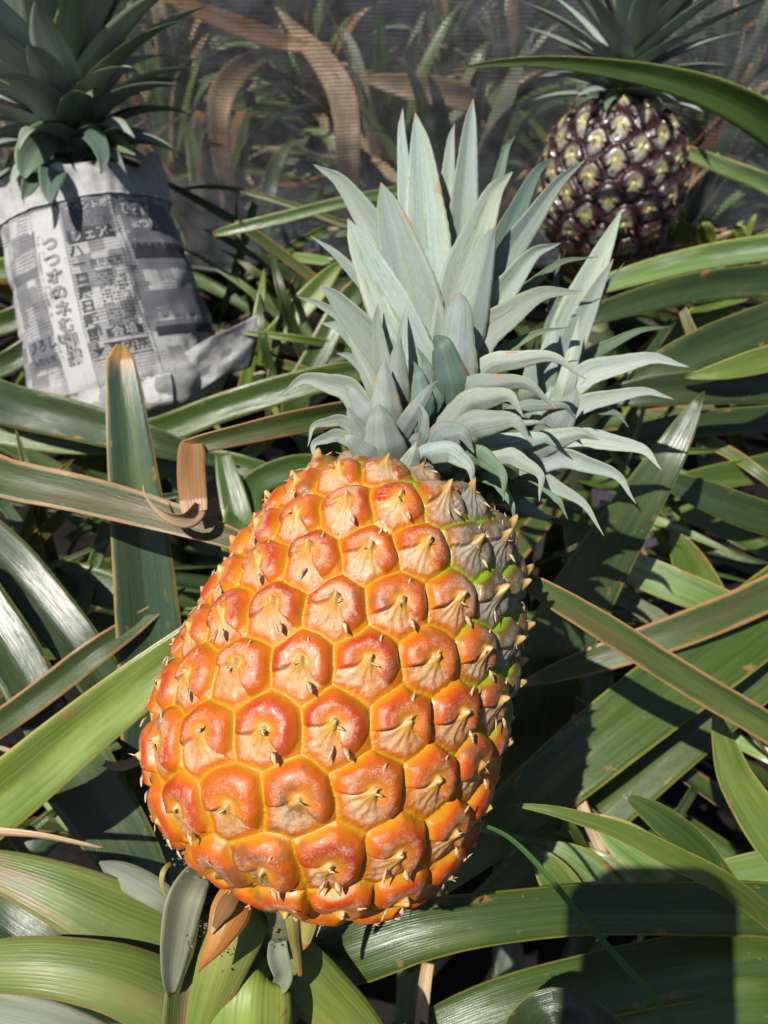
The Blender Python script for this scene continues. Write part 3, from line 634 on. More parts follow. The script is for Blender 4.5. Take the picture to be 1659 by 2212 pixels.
# right side
hand('leaf', [(1900, 1160, .53, 150), (1700, 1290, .50, 150), (1560, 1400, .48, 150), (1400, 1520, .465, 148), (1250, 1640, .455, 140), (1120, 1750, .45, 120), (980, 1870, .45, 80), (860, 1980, .46, 20)], 'blade', PL['D'], root=Dq, ch=.13)
hand('leaf', [(1800, 1330, .53, 90), (1620, 1480, .51, 95), (1450, 1620, .50, 100), (1280, 1770, .49, 102), (1120, 1900, .485, 96), (980, 2020, .49, 60), (880, 2100, .50, 10)], 'blade', PL['D'], root=Dq, ch=.16, roll=.25)
hand('leaf', [(1820, 1690, .38, 62), (1659, 1572, .365, 64), (1520, 1490, .355, 66), (1400, 1415, .348, 64), (1290, 1345, .345, 60), (1180, 1280, .345, 50), (1090, 1225, .35, 22), (1040, 1195, .355, 4)], 'blade_red', PL['E'], root=Eq, ch=.17)
hand('leaf', [(1170, 1480, .50, 150), (1235, 1330, .48, 140), (1300, 1215, .465, 122), (1370, 1100, .45, 100), (1440, 990, .44, 74), (1490, 900, .44, 40), (1522, 845, .44, 3)], 'blade_blue', PL['E'], root=at(1130, 1750, .58), ch=.09)
hand('leaf', [(1330, 1210, .50, 66), (1410, 1245, .495, 74), (1520, 1290, .49, 72), (1640, 1345, .50, 70), (1800, 1420, .52, 60)][::-1], 'blade_striped', PL['D'], ch=.1)
hand('leaf', [(1540, 1330, .53, 90), (1500, 1240, .52, 80), (1470, 1180, .515, 50), (1450, 1145, .515, 4)], 'blade_yellow', PL['D'], ch=.12)
hand('leaf', [(1450, 1360, .52, 40), (1380, 1310, .515, 42), (1330, 1280, .515, 38), (1280, 1240, .52, 6)], 'bloomy', PL['D'], ch=.12)
hand('leaf', [(1850, 1180, .50, 74), (1659, 1282, .485, 74), (1500, 1350, .475, 74), (1360, 1400, .475, 66), (1240, 1440, .48, 50), (1120, 1480, .49, 10)], 'blade_red', PL['D'], root=Dq, ch=.12)
hand('leaf', [(1560, 1905, .335, 48), (1450, 1850, .325, 50), (1340, 1795, .320, 40), (1210, 1755, .318, 24), (1140, 1742, .318, 12), (1092, 1738, .319, 2)], 'blade_yellow', PL['E'], root=at(1750, 2050, .40), ch=.2)
hand('leaf', [(1620, 1960, .40, 70), (1500, 1830, .385, 68), (1430, 1770, .38, 60), (1370, 1730, .38, 30), (1345, 1715, .38, 4)], 'blade', PL['E'], ch=.14, root=Eq)
hand('leaf', [(1500, 1940, .42, 90), (1420, 1870, .415, 92), (1340, 1810, .41, 80), (1270, 1760, .415, 10)], 'blade_striped', PL['E'], ch=.1, root=Eq)
hand('leaf', [(1350, 1960, .42, 60), (1290, 1900, .415, 80), (1240, 1860, .415, 70), (1180, 1820, .42, 8)], 'blade_striped', PL['E'], ch=.1)
hand('leaf', [(1420, 1990, .43, 90), (1360, 1930, .42, 95), (1300, 1880, .42, 80), (1240, 1830, .43, 8)], 'blade_striped', PL['E'], ch=.1)
hand('leaf', [(1250, 1980, .41, 80), (1215, 1920, .405, 84), (1180, 1870, .405, 60), (1150, 1830, .41, 6)], 'blade_yellow', PL['E'], ch=.1)
hand('leaf', [(1900, 1900, .43, 120), (1720, 1850, .41, 110), (1600, 1700, .405, 80), (1560, 1590, .40, 44), (1545, 1530, .40, 5)], 'blade_yellow', PL['E'], root=Eq, ch=.14)
hand('leaf', [(1900, 1990, .40, 110), (1659, 1965, .375, 108), (1450, 1962, .362, 104), (1250, 1965, .352, 100), (1050, 1985, .345, 104), (900, 2010, .343, 122), (780, 2050, .345, 130), (690, 2080, .35, 110), (620, 2110, .36, 70)], 'blade', PL['E'], root=Eq, ch=-.16)
hand('leaf', [(1900, 2010, .44, 130), (1659, 2060, .41, 130), (1450, 2095, .395, 128), (1280, 2130, .385, 124), (1100, 2175, .38, 118), (960, 2225, .38, 100), (800, 2290, .385, 40)], 'blade', PL['E'], root=Eq, ch=-.12)
hand('leaf', [(1850, 1850, .42, 90), (1659, 1882, .405, 86), (1540, 1905, .40, 70), (1400, 1930, .40, 20)], 'blade_striped', PL['E'], root=Eq, ch=.14)
hand('leaf', [(1150, 2330, .36, 50), (1120, 2260, .345, 80), (1170, 2185, .335, 78), (1240, 2180, .335, 70), (1330, 2240, .34, 60), (1400, 2330, .35, 30)], 'blade_blue', PL['J'], ch=.2, n=50, root=hearts['J'])
hand('leaf', [(1850, 2150, .42, 100), (1659, 2165, .395, 100), (1500, 2175, .39, 96), (1350, 2210, .39, 80), (1200, 2260, .40, 20)], 'blade', PL['E'], root=Eq, ch=-.1)
hand('leaf', [(925, 2080, .39, 26), (915, 2150, .385, 28), (908, 2250, .385, 30)], 'dry_pale', PL['A'], ch=.35)
hand('leaf', [(1700, 2100, .43, 60), (1600, 2100, .425, 66), (1520, 2070, .425, 30), (1460, 2060, .43, 6)], 'dry_pale', PL['E'], ch=.2)
hand('leaf', [(1480, 2080, .45, 20), (1520, 2180, .44, 22), (1570, 2280, .44, 20)], 'dry_pale', PL['E'], ch=.3)
# upper right
hand('leaf', [(1900, 520, .60, 74), (1760, 350, .57, 76), (1655, 262, .55, 76), (1550, 205, .54, 66), (1430, 168, .535, 50), (1300, 145, .53, 36), (1180, 133, .53, 24), (1060, 138, .53, 14), (976, 152, .53, 2)], 'blade', PL['D'], root=Dq, ch=.14, roll=.2)
hand('leaf', [(1800, 480, .68, 40), (1659, 398, .66, 38), (1560, 358, .65, 34), (1470, 322, .65, 22), (1420, 305, .65, 3)], 'blade_striped', PL['D'], root=Dq, ch=.14)
hand('leaf', [(1850, 520, .62, 56), (1659, 535, .59, 56), (1500, 560, .57, 52), (1350, 600, .56, 44), (1250, 635, .555, 26), (1180, 670, .56, 4)], 'blade_striped', PL['D'], root=Dq, ch=.12)
hand('leaf', [(1850, 590, .61, 70), (1659, 605, .585, 70), (1500, 622, .57, 66), (1380, 650, .56, 56), (1260, 690, .555, 36), (1180, 730, .56, 6)], 'blade_blue', PL['D'], root=Dq, ch=.13)
hand('leaf', [(1800, 520, .63, 46), (1659, 590, .62, 50), (1540, 665, .61, 50), (1440, 730, .605, 44), (1360, 790, .61, 20)], 'blade_yellow', PL['D'], root=Dq, ch=.15)
hand('leaf', [(1850, 650, .55, 90), (1659, 700, .53, 90), (1500, 760, .52, 84), (1380, 820, .52, 56), (1280, 880, .53, 6)], 'blade_blue', PL['D'], root=Dq, ch=.13)
hand('leaf', [(1850, 735, .52, 60), (1659, 775, .50, 58), (1560, 800, .495, 40), (1480, 815, .50, 6)], 'blade_yellow', PL['D'], root=Dq, ch=.13)
hand('leaf', [(1850, 830, .54, 80), (1659, 832, .52, 78), (1500, 838, .51, 74), (1360, 850, .51, 56), (1220, 880, .52, 10)], 'blade_blue', PL['D'], root=Dq, ch=.12)
hand('leaf', [(1900, 960, .58, 70), (1659, 1010, .56, 62), (1500, 1040, .55, 50), (1350, 1085, .55, 30), (1250, 1130, .56, 6)], 'blade', PL['D'], root=Dq, ch=.13)
hand('leaf', [(1900, 880, .60, 70), (1659, 905, .58, 60), (1480, 920, .57, 56), (1300, 960, .57, 40), (1150, 1000, .58, 6)], 'blade_blue', PL['D'], root=Dq, ch=.13)
hand('leaf', [(1900, 1160, .56, 80), (1659, 1120, .54, 74), (1500, 1060, .535, 60), (1380, 1010, .54, 8)], 'blade_blue', PL['D'], root=Dq, ch=.13)
# middle, behind the crown
hand('leaf', [(880, 410, .66, 22), (745, 436, .645, 24), (600, 472, .64, 24), (510, 494, .64, 22), (460, 506, .645, 10)], 'blade_striped', PL['I'], ch=.14)
hand('leaf', [(900, 540, .68, 18), (760, 490, .67, 15), (620, 440, .665, 12), (500, 408, .665, 10), (430, 404, .665, 8), (376, 416, .67, 2)], 'blade_red', PL['I'], ch=.3)
hand('leaf', [(640, 900, .62, 60), (690, 760, .61, 56), (760, 640, .61, 50), (850, 560, .62, 30), (900, 520, .63, 4)], 'blade', PL['I'], root=hearts['I'], ch=.14)
hand('leaf', [(560, 800, .66, 50), (620, 700, .65, 50), (690, 620, .65, 46), (740, 560, .655, 6)], 'blade_yellow', PL['I'], root=hearts['I'], ch=.14)
hand('leaf', [(-150, 590, .70, 46), (0, 582, .68, 46), (90, 560, .675, 40), (180, 520, .68, 10)], 'blade_yellow', PL['G'], root=Gq, ch=.14)
hand('leaf', [(-150, 720, .66, 50), (0, 700, .64, 50), (110, 650, .64, 44), (200, 600, .65, 10)], 'blade', PL['G'], root=Gq, ch=.14)
hand('leaf', [(-150, 810, .62, 50), (0, 790, .60, 50), (90, 735, .60, 44), (160, 690, .61, 10)], 'blade_blue', PL['G'], root=Gq, ch=.14)

# hidden undergrowth leaves of every plant, all lower than the placed ones
def clear(p):   # keep clear of the space between viewer and the placed leaves
    q = p-CAM; d = q@FW; return d < .54 or p[2] > .36
dm = ['blade', 'blade_blue', 'blade_blue', 'blade']
for k_, nn_, sd_ in (('A', 14, 1), ('B', 26, 2), ('C', 34, 3), ('D', 16, 4), ('E', 12, 5), ('G', 12, 6), ('H', 10, 7), ('I', 26, 8), ('J', 8, 9)):
    h = np.array(hearts[k_]); h2 = h-np.array([0, 0, .10])
    rosette(PL[k_], h2, nn_, dm+(['blade_yellow'] if k_ in 'CDI' else []), (.25, .45), .038, sd_, (-5, 55), skip=clear)

def clear2(p):
    q = p-CAM; d = q@FW; return d < .50 or p[2] > .44
for k_, nn_, sd_ in (('B', 16, 32), ('C', 18, 33), ('D', 14, 34), ('E', 10, 35), ('G', 14, 36), ('I', 18, 38)):
    rosette(PL[k_], np.array(hearts[k_])-np.array([0, 0, .03]), nn_, dm+['blade_red'], (.30, .5), .022, sd_, (5, 50), skip=clear2, droop=.25)
rq = random.Random(77)
for (pk, u0, v0, d0, a0, a1) in (('H', 60, 1750, .44, -60, 60), ('G', 120, 1150, .47, -80, 80), ('I', 620, 760, .60, -80, 80), ('D', 1420, 1180, .54, -80, 80), ('D', 1450, 900, .56, -80, 80), ('E', 1330, 1850, .44, -70, 70), ('B', 640, 600, .68, -80, 80), ('D', 1560, 1500, .52, -80, 80)):
    for q in range(9):
        a_ = math.radians(rq.uniform(a0, a1)); l_ = rq.uniform(130, 330); w_ = rq.uniform(10, 34); uu, vv, dd = u0+rq.uniform(-120, 120), v0+rq.uniform(-90, 110), d0+rq.uniform(0, .05)
        sx = rq.choice((-1, 1)); cvx = rq.uniform(-40, 40)
        pts = [(uu+sx*l_*t*math.cos(a_)+cvx*t*t, vv-l_*t*math.sin(a_)+abs(cvx)*t*t*1.2, dd-.02*math.sin(t*3), w_*wt) for t, wt in ((-.5, .9), (0, 1), (.35, .9), (.7, .6), (.9, .3), (1, .04))]
        hand('leaf', pts, rq.choice(['blade', 'blade_yellow', 'blade_blue', 'blade_red', 'dry_pale' if q % 4 == 0 else 'blade_striped']), PL[pk], ch=rq.uniform(.1, .22), roll=rq.uniform(-.5, .5), n=24, m=7)
wd = empty('weed', at(1570, 560, .80), 'small yellow green weeds with round leaves growing under the net right of the dark fruit', 'weed')
wr_ = random.Random(12)
for q in range(34):
    u0, v0, d0 = 1560+wr_.uniform(-60, 90), 560+wr_.uniform(-10, 30), .80+wr_.uniform(-.05, .06); a_ = wr_.uniform(-1.3, 1.3); l_ = wr_.uniform(40, 110); w_ = wr_.uniform(8, 34) if q % 3 else wr_.uniform(26, 44)
    hand('leaf', [(u0, v0, d0, w_*.3), (u0+math.sin(a_)*l_*.4, v0-math.cos(a_)*l_*.5, d0-.01, w_), (u0+math.sin(a_)*l_*.8, v0-math.cos(a_)*l_*.85, d0-.02, w_*.8), (u0+math.sin(a_)*l_*1.1, v0-math.cos(a_)*l_, d0-.02, 1)], wr_.choice(['blade_short', 'blade_yellow', 'dry_pale', 'blade_short']), wd, ch=.15, n=14, m=5, roll=wr_.uniform(-.8, .8))
# grass blade in front
g = empty('grass_blade', at(1470, 2300, .36), 'thin green grass blade arching up to touch the orange fruit', 'grass blade')
hand('blade', [(1500, 2330, .36, 18), (1430, 2180, .335, 16), (1340, 2075, .318, 14), (1260, 1985, .305, 13), (1185, 1895, .296, 13), (1130, 1835, .288, 11), (1080, 1797, .282, 9), (1020, 1778, .275, 7), (960, 1773, .268, 6), (900, 1781, .262, 4), (885, 1788, .258, 1)], 'grass', g, ch=.25, n=60, m=5, th=.0006)

# ------------------------------------------------------------------ ground
def grid(name, x0, x1, y0, y1, nx, ny, zf, mat, kind='structure'):
    xs, ys = np.meshgrid(np.linspace(x0, x1, nx), np.linspace(y0, y1, ny)); z = zf(xs, ys)
    V = np.stack([xs, ys, z], -1).reshape(-1, 3); i, j = np.meshgrid(np.arange(ny-1), np.arange(nx-1), indexing='ij')
    Fq = np.stack([i*nx+j, i*nx+j+1, (i+1)*nx+j+1, (i+1)*nx+j], -1).reshape(-1, 4)
    return tag(mesh(name, V, Fq, mat), kind=kind)
grid('ground', -40, 40, -20, 80, 60, 60, lambda x, y: x*0, soil_mat())
mul = grid('mulch_sheet', .18, .42, .62, .98, 60, 30, lambda x, y: .16+.012*np.sin(x*9)+.01*np.sin(y*30+x*5)-.2*np.abs(y-.86)**1.5, mulch_mat())
tag(mul, 'grey black plastic weed sheet laid on the soil behind the pineapples', 'ground sheet', kind='structure')

# ------------------------------------------------------------------ dark pineapple (right rear)
DB = at(1308, 545, .70); DT = at(1335, 232, .67)
dk = empty('pineapple', DB, 'dark purple brown pineapple with pale yellow eyes, upright by the net', 'pineapple')
Ld = float(np.linalg.norm(DT-DB))
pd_ = [(-.01, 0), (-.006, .02), (.004, .038), (.025, .0535), (.055, .0605), (.08, .060), (.105, .053), (.122, .040), (.132, .022), (.134, 0)]
pd_ = [(z*Ld/.132, r) for z, r in pd_]
pal_d = dict(o1=(.22, .20, .15), o2=(.20, .17, .14), inner=(.36, .37, .13), fan=(.27, .25, .19), fan2=(.46, .42, .14), tip=(.50, .42, .16),
             g1=(.016, .006, .007), g2=(.016, .006, .007), gw0=.10, gw1=.36, pw=1.0, dk=(.026, .009, .010))
fruit('fruit', DB, DT, pd_, 106, M['fruit_dark'], dk, 460, 320, pal_d, phase=.2, dens=(.95, .85), H=.0042, spike=.0014, seed=8, dried=M['dried_dark'], sliver=2.0, frontlim=50)
tube('stalk', [DB+np.array([0, 0, .02]), DB-np.array([0, 0, .06]), np.array(hearts['C'])], [.013, .013, .018], M['stalk'], dk)

def crown_rosette(parent, base, axis, n, ln, w, mats, seed, tight=(75, 5), core=.012, lh=.1, curl=.5):
    rnd = random.Random(seed); base = np.asarray(base); a = nrm(np.asarray(axis)); e1 = nrm(np.cross(a, np.array([0, 1., .1]))); e2 = np.cross(a, e1)
    cr = tube('crown', [base-a*.01, base+a*lh*.5, base+a*lh], [core*1.3, core, core*.3], M['fruit_plain'], parent, n=10, k=10)
    for i in range(n):
        f = (i+.5)/n; A = math.radians(i*137.5+rnd.uniform(-12, 12)); tilt = math.radians(tight[0]+(tight[1]-tight[0])*f+rnd.uniform(-6, 6))
        h = e1*math.cos(A)+e2*math.sin(A); l = ln*rnd.uniform(.85, 1.1)*(.55+.6*min(1, f*1.6)); b = base+a*lh*.75*f+h*core*.4; P = []
        for t in np.linspace(0, 1, 6):
            th = tilt+curl*(1-f)**1.5*t*t*1.6-.25*(1-t)*tilt
            P.append(b if not P else P[-1]+(a*math.cos(th)+h*math.sin(th))*l/5)
        ww = crownw(w*(.7+.45*min(1, f*1.7)), np.linspace(0, 1, 6)); ww[-1] = .0003
        leaf('leaf', P, ww, M[rnd.choice(mats)], cr, hint=nrm(a*.9-h*.35), ch=rnd.uniform(.12, .2), roll=rnd.uniform(-.25, .25), n=26, m=7, th=.0012)
    return cr
upax = nrm(np.array([.0, -.04, 1.0]))
crown_rosette(dk, at(1342, 222, .665), nrm(np.array([.02, -.02, 1.])), 64, .128, .023, ['crown_front', 'crown', 'crown'], 5, tight=(92, 4), lh=.095, curl=.12)
for (p_, ) in [([(1345, 215, .650, 16), (1335, 200, .635, 22), (1318, 210, .625, 20), (1308, 240, .622, 3)],), ([(1365, 220, .645, 12), (1372, 225, .63, 14), (1366, 245, .625, 3)],), ([(1395, 215, .645, 12), (1420, 218, .632, 12), (1432, 240, .63, 3)],), ([(1330, 222, .65, 12), (1295, 205, .64, 14), (1262, 215, .64, 3)],)]:
    hand('bract', p_, 'crown_mid', dk, ch=.12, n=18)

# ------------------------------------------------------------------ wrapped pineapple (left rear) and its newspaper bag
WB = at(300, 800, .66); WT = at(178, 372, .62); wax = nrm(WT-WB); Lw = float(np.linalg.norm(WT-WB))
wr = empty('pineapple', WB, 'pineapple hidden in a newspaper wrapper, only its dark green crown showing', 'pineapple')
pw_ = [(-.005, 0), (.0, .02), (.02, .042), (.06, .052), (.10, .05), (.135, .04), (Lw*.93, .02), (Lw*.95, 0)]
fruit('fruit', WB, WT, pw_, 90, M['fruit_dark'], wr, 160, 120, pal_d, seed=9, dried=None)
crown_rosette(wr, at(178, 375, .612), nrm(wax*.55+np.array([0.02, 0, .5])), 96, .128, .034, ['crown_mid', 'crown', 'crown', 'crown_front', 'crown'], 21, tight=(104, 5), lh=.115, curl=.55, core=.017)
hand('bract', [(130, 285, .58, 40), (88, 305, .545, 66), (60, 345, .532, 56), (52, 388, .53, 3)], 'crown_mid', wr, ch=.1)
hand('bract', [(125, 330, .58, 44), (114, 370, .54, 56), (106, 410, .53, 36), (110, 442, .528, 2)], 'crown_dark', wr, ch=.1)
hand('bract', [(90, 340, .57, 32), (74, 375, .54, 40), (58, 410, .53, 26), (48, 430, .528, 2)], 'crown_mid', wr, ch=.1)
hand('bract', [(165, 275, .58, 32), (203, 295, .55, 40), (222, 335, .535, 30), (218, 376, .533, 2)], 'crown_dark', wr, ch=.1)
hand('bract', [(215, 315, .58, 32), (252, 310, .56, 36), (292, 335, .55, 3)], 'crown_mid', wr, ch=.1)

# bag as a surface of revolution with creases
ba = at(180, 440, .612); bb = at(312, 925, .640); bax = nrm(bb-ba); Lb = float(np.linalg.norm(bb-ba))
b1 = nrm(CAM-ba-bax*np.dot(CAM-ba, bax)); b2 = np.cross(b1, bax)   # b2: to the viewer's right
if np.dot(b2, RT) < 0: b2 = -b2
rs_ = np.random.RandomState(5); crn = rs_.rand(9)*6
def bagP(th, s, off=0.):
    """th = 0 faces the viewer, + to the right; s = 0 top .. 1 bottom"""
    th = np.asarray(th, float); s = np.asarray(s, float)
    r = np.interp(s, [-.12, 0, .12, .35, .6, .8, .93, 1.02], [.0600, .0600, .0615, .0675, .0725, .0735, .0640, .0420])
    am = .0015+.0026*sstep(.50, 1, s)+.0010*sstep(.1, -.1, s)
    r = r+am*(np.abs(np.sin(th*2.5+crn[0]+s*2.2))*1.4+np.sin(th*7+crn[1]+s*5)*.5+np.sin(th*4-s*9+crn[2])*.8)
    r = r+.0007*np.abs(np.sin(s*17+th*1.5+crn[3]))+.0012*np.exp(-((np.sin(th*1.0+.6))/.10)**2)
    r = r+.0040*(vnoise(np.stack([np.cos(th)*1.0+2, np.sin(th)*1.0+2, s*3.2+1], -1).reshape(-1, 3), 2.6, 77).reshape(np.shape(r))-.5)+.0022*np.abs(vnoise(np.stack([np.cos(th)+2, np.sin(th)+2, s*2+5], -1).reshape(-1, 3), 7., 78).reshape(np.shape(r))-.5)*2
    r = r+off
    q = ba+bax*(s*Lb)[..., None] if s.ndim else ba+bax*(s*Lb)
    return q+(b1*np.cos(th)[..., None]+b2*np.sin(th)[..., None])*r[..., None]
bag = empty('newspaper_bag', bb, 'grey newspaper wrapper with printed columns, folded white at the rim around the left fruit', 'newspaper bag')
def shell(name, s0, s1, ns_, nt_, mat, parent, off=0., th_=.0005, edge=None, t0=-PI, t1=PI):
    th = np.linspace(t0, t1, nt_); s = np.linspace(s0, s1, ns_); TH, SS = np.meshgrid(th, s)
    if edge is not None: SS = SS+(edge(TH))*(SS == s0)
    V1 = bagP(TH.ravel(), SS.ravel(), off); V2 = bagP(TH.ravel(), SS.ravel(), off-th_)
    K = nt_; i, j = np.meshgrid(np.arange(ns_-1), np.arange(K-1), indexing='ij')
    q = np.stack([i*K+j, i*K+j+1, (i+1)*K+j+1, (i+1)*K+j], -1).reshape(-1, 4); n0 = ns_*K
    rim = [[j_, n0+j_, n0+j_+1, j_+1] for j_ in range(K-1)]+[[(ns_-1)*K+j_+1, n0+(ns_-1)*K+j_+1, n0+(ns_-1)*K+j_, (ns_-1)*K+j_] for j_ in range(K-1)]
    Fq = np.concatenate([q[:, ::-1], q+n0, np.array(rim)])
    uv = np.stack([TH.ravel()*.065, -SS.ravel()*Lb], -1); uv = np.r_[uv, uv]
    return mesh(name, np.r_[V1, V2], Fq, mat, parent, uv=uv)
def paper_mat(name, printed):
    k = NT(name); uv = k.uv(); sep = k.n('ShaderNodeSeparateXYZ'); k.set(sep.inputs[0], uv); x, y = sep.outputs[0], sep.outputs[1]
    fib = k.noise(k.obj(), 260, 5, .65); big = k.noise(k.obj(), 30, 3)
    col = k.mix(k.ramp(fib, .3, .7), (.37, .37, .36), (.46, .46, .45))
    if printed:
        # small type: rows of tiny strokes
        wv = k.n('ShaderNodeTexWave', wave_type='BANDS', bands_direction='Y'); k.set(wv.inputs[0], uv); wv.inputs['Scale'].default_value = 125; wv.inputs['Distortion'].default_value = .0
        gl = k.noise(k.mapv(uv, (1500, 700, 1)), 1, 2, .8)
        cellx = k.n('ShaderNodeTexVoronoi'); k.set(cellx.inputs[0], k.mapv(uv, (95, 80, 1))); cellx.inputs['Scale'].default_value = 1; cellx.distance = 'CHEBYCHEV'; cellx.inputs['Randomness'].default_value = .35
        cc = k.n('ShaderNodeSeparateColor'); k.set(cc.inputs[0], cellx.outputs['Color'])
        ink = k.math('MULTIPLY', k.ramp(wv.outputs[1], .30, .55), k.ramp(gl, .40, .56))
        ink = k.math('MULTIPLY', ink, k.ramp(cc.outputs[0], .15, .45, .15, 1.))
        fade = k.ramp(y, -.80*Lb, -.70*Lb, .25, 1.)
        col = k.mix(k.math('MULTIPLY', k.math('MULTIPLY', ink, .85), fade), col, (.03, .03, .038))
        col = k.mix(k.math('MULTIPLY', k.ramp(cc.outputs[1], .50, .78, 0, .62), fade), col, (.085, .085, .10))
    k.bsdf(col, .75, .25, k.bump(big, .8, .003), transl=(k.mix(.3, col, (.6, .58, .5)), .10)); return k.m
bm_print, bm_plain = paper_mat('newsprint', True), paper_mat('newsprint_blank', False)
body = shell('paper_body', -.03, 1.02, 90, 200, bm_print, bag)
shell('folded_rim', -.055, .075, 16, 200, bm_plain, bag, off=.0016, edge=lambda t: .014*np.sin(t*3+1)+.030*np.abs(np.sin(t*2.5+.4))+.012*np.sin(t*11)-.075*np.exp(-((t-1.25)/.22)**2)-.03*np.exp(-((t+1.2)/.3)**2))
shell('bottom_wrap', .80, 1.04, 22, 160, bm_plain, bag, off=.0020, edge=lambda t: .10*np.cos(t-.2)+.02*np.sin(t*5), t0=-1.9, t1=.35)
# printed blocks and lettering following the paper
ink = NT('ink'); ink.bsdf((.035, .035, .042), .6, .3); ink2 = NT('ink_grey'); ink2.bsdf((.13, .13, .145), .65, .3); wht = NT('paper_reverse'); wht.bsdf((.40, .40, .39), .7, .3)
def patch(rects, name, mat, off):
    V, Fc = [], []
    for (x0, x1, y0, y1) in rects:
        nx = max(2, int((x1-x0)/.06)+2); ny = max(2, int((y1-y0)/.02)+2); TH, SS = np.meshgrid(np.linspace(x0, x1, nx), np.linspace(y0, y1, ny)); b = len(V)
        V += list(bagP(TH.ravel(), SS.ravel(), off)); Fc += [[b+i*nx+j, b+(i+1)*nx+j, b+(i+1)*nx+j+1, b+i*nx+j+1] for i in range(ny-1) for j in range(nx-1)]
    return mesh(name, np.array(V), Fc, mat, body)
rr = random.Random(4)
patch([(-.62, -.30, .09, .84)], 'headline_strip', wht.m, .00012)
for q_ in [(-.28, .26, .085, .235), (.36, 1.15, .10, .30), (.40, 1.25, .34, .385), (.38, 1.2, .60, .655), (-1.15, -.66, .30, .335), (-1.1, -.66, .565, .69), (.32, 1.2, .47, .58)]: patch([q_], 'printed_block', ink2.m, .0002)
patch([(-.26, .24, .195, .245), (.38, 1.15, .275, .34), (.36, 1.25, .62, .66), (-.1, .24, .60, .635), (-.14, .26, .655, .66), (-.28, .27, .71, .713), (.30, .305, .09, .80), (.26, .264, .25, .72), (-.30, -.297, .09, .80)]
      +[(-.65, -.648, .09, .84), (-.10, .24, .318, .320), (-.10, .24, .352, .354)]
      +[(x, x+rr.uniform(.012, .03), y, y+.006) for y in np.arange(.10, .19, .011) for x in np.arange(-.26, .24, .034)]
      +[(x, x+rr.uniform(.012, .03), y, y+.006) for y in np.arange(.37, .60, .013) for x in np.arange(-.06, .22, .036) if rr.random() < .75], 'printed_rule', ink.m, .00032)
def text(body_, size, th, s, mat, off=.0004, vertical=True, name='lettering', bold=.0, outline=None):
    """write characters on the paper; th in radians, s along the bag; size in metres"""
    Vs, Fs = [], []
    for i, chh in enumerate(body_):
        cu = bpy.data.curves.new('tmp', 'FONT'); cu.body = chh; cu.size = size; cu.align_x = 'CENTER'; cu.align_y = 'CENTER'; cu.offset = bold; cu.resolution_u = 3
        to = bpy.data.objects.new('tmp', cu); C.objects.link(to); bpy.context.view_layer.update()
        me = bpy.data.meshes.new_from_object(to.evaluated_get(bpy.context.evaluated_depsgraph_get()))
        b = len(Vs)
        for v in me.vertices:
            x, y = v.co.x, v.co.y
            if vertical: tt, ss = th+x/.066, s+(i*size*1.05-y)/Lb
            else: tt, ss = th+(x+i*size*1.02)/.066, s-y/Lb
            Vs.append(bagP(np.array([tt]), np.array([ss]), off)[0])
        Fs += [[b+q for q in p.vertices] for p in me.polygons]
        bpy.data.objects.remove(to); bpy.data.curves.remove(cu); bpy.data.meshes.remove(me)
    if Vs: mesh(name, np.array(Vs), Fs, mat, body, smooth=False)
text('つつホのネむ開講', .0112, -.46, .23, ink.m, .00045, bold=.0006)
text('つつホのネむ開講', .0112, -.46, .23, wht.m, .0006, bold=-.0001)
text('ハーロ展日販即↓', .0098, -.205, .275, ink.m, .00045, bold=.0003)
text('フェアー', .0085, -.15, .222, wht.m, .0005, vertical=False, bold=.0001)
text('イベント市', .0062, -.18, .112, wht.m, .0005, vertical=False, bold=.0001)
text('ひろば', .0095, .45, .135, wht.m, .0005, vertical=False, bold=.0004)
text('まつり', .0095, .50, .195, wht.m, .0005, vertical=False, bold=.0004)
text('会場', .0080, .0, .62, wht.m, .0005, vertical=False); text('案内所', .0080, -.05, .682, ink.m, .0005, vertical=False)
text('展示販売', .0055, -.06, .337, ink.m, .0005, vertical=False); text('ひろしい', .0100, -.98, .60, ink.m, .0005, vertical=False, bold=.0002)
text('お知らせ', .0060, -.98, .66, ink.m, .0005, vertical=False); text('本日', .0075, .0, .765, wht.m, .0005, vertical=False)
# loose corner of paper to the right
def sheet(name, quad, mat, parent, n=24, amp=.004, th=.0005):
    P = [[at(*quad[0]), at(*quad[1])], [at(*quad[3]), at(*quad[2])]]
    V = []; U = []
    for lay in (0, 1):
        for i in range(n):
            for j in range(n):
                a, b = i/(n-1), j/(n-1); p = (P[0][0]*(1-b)+P[0][1]*b)*(1-a)+(P[1][0]*(1-b)+P[1][1]*b)*a
                p = p+FW*(amp*(abs(math.sin(b*5+a*3))+.5*math.sin(b*11-a*4))-.012*math.sin(b*PI)+lay*th); V.append(p); U.append((b*.12, a*.08))
    Fc = []
    for lay in (0, 1):
        for i in range(n-1):
            for j in range(n-1):
                q = [lay*n*n+i*n+j, lay*n*n+i*n+j+1, lay*n*n+(i+1)*n+j+1, lay*n*n+(i+1)*n+j]; Fc.append(q if lay else q[::-1])
    bd = [(0, j) for j in range(n)]+[(i, n-1) for i in range(1, n)]+[(n-1, j) for j in range(n-2, -1, -1)]+[(i, 0) for i in range(n-2, 0, -1)]
    for k in range(len(bd)):
        a, b = bd[k], bd[(k+1) % len(bd)]; x, y = a[0]*n+a[1], b[0]*n+b[1]; Fc.append([x, y, y+n*n, x+n*n])
    return mesh(name, np.array(V), Fc, mat, parent, uv=U)
sheet('loose_flap', [(300, 830, .585), (575, 668, .60), (540, 790, .605), (335, 900, .595)], bm_print, bag)
sheet('loose_flap', [(98, 700, .60), (150, 745, .60), (150, 790, .61), (68, 792, .62)], bm_plain, bag, amp=.001)

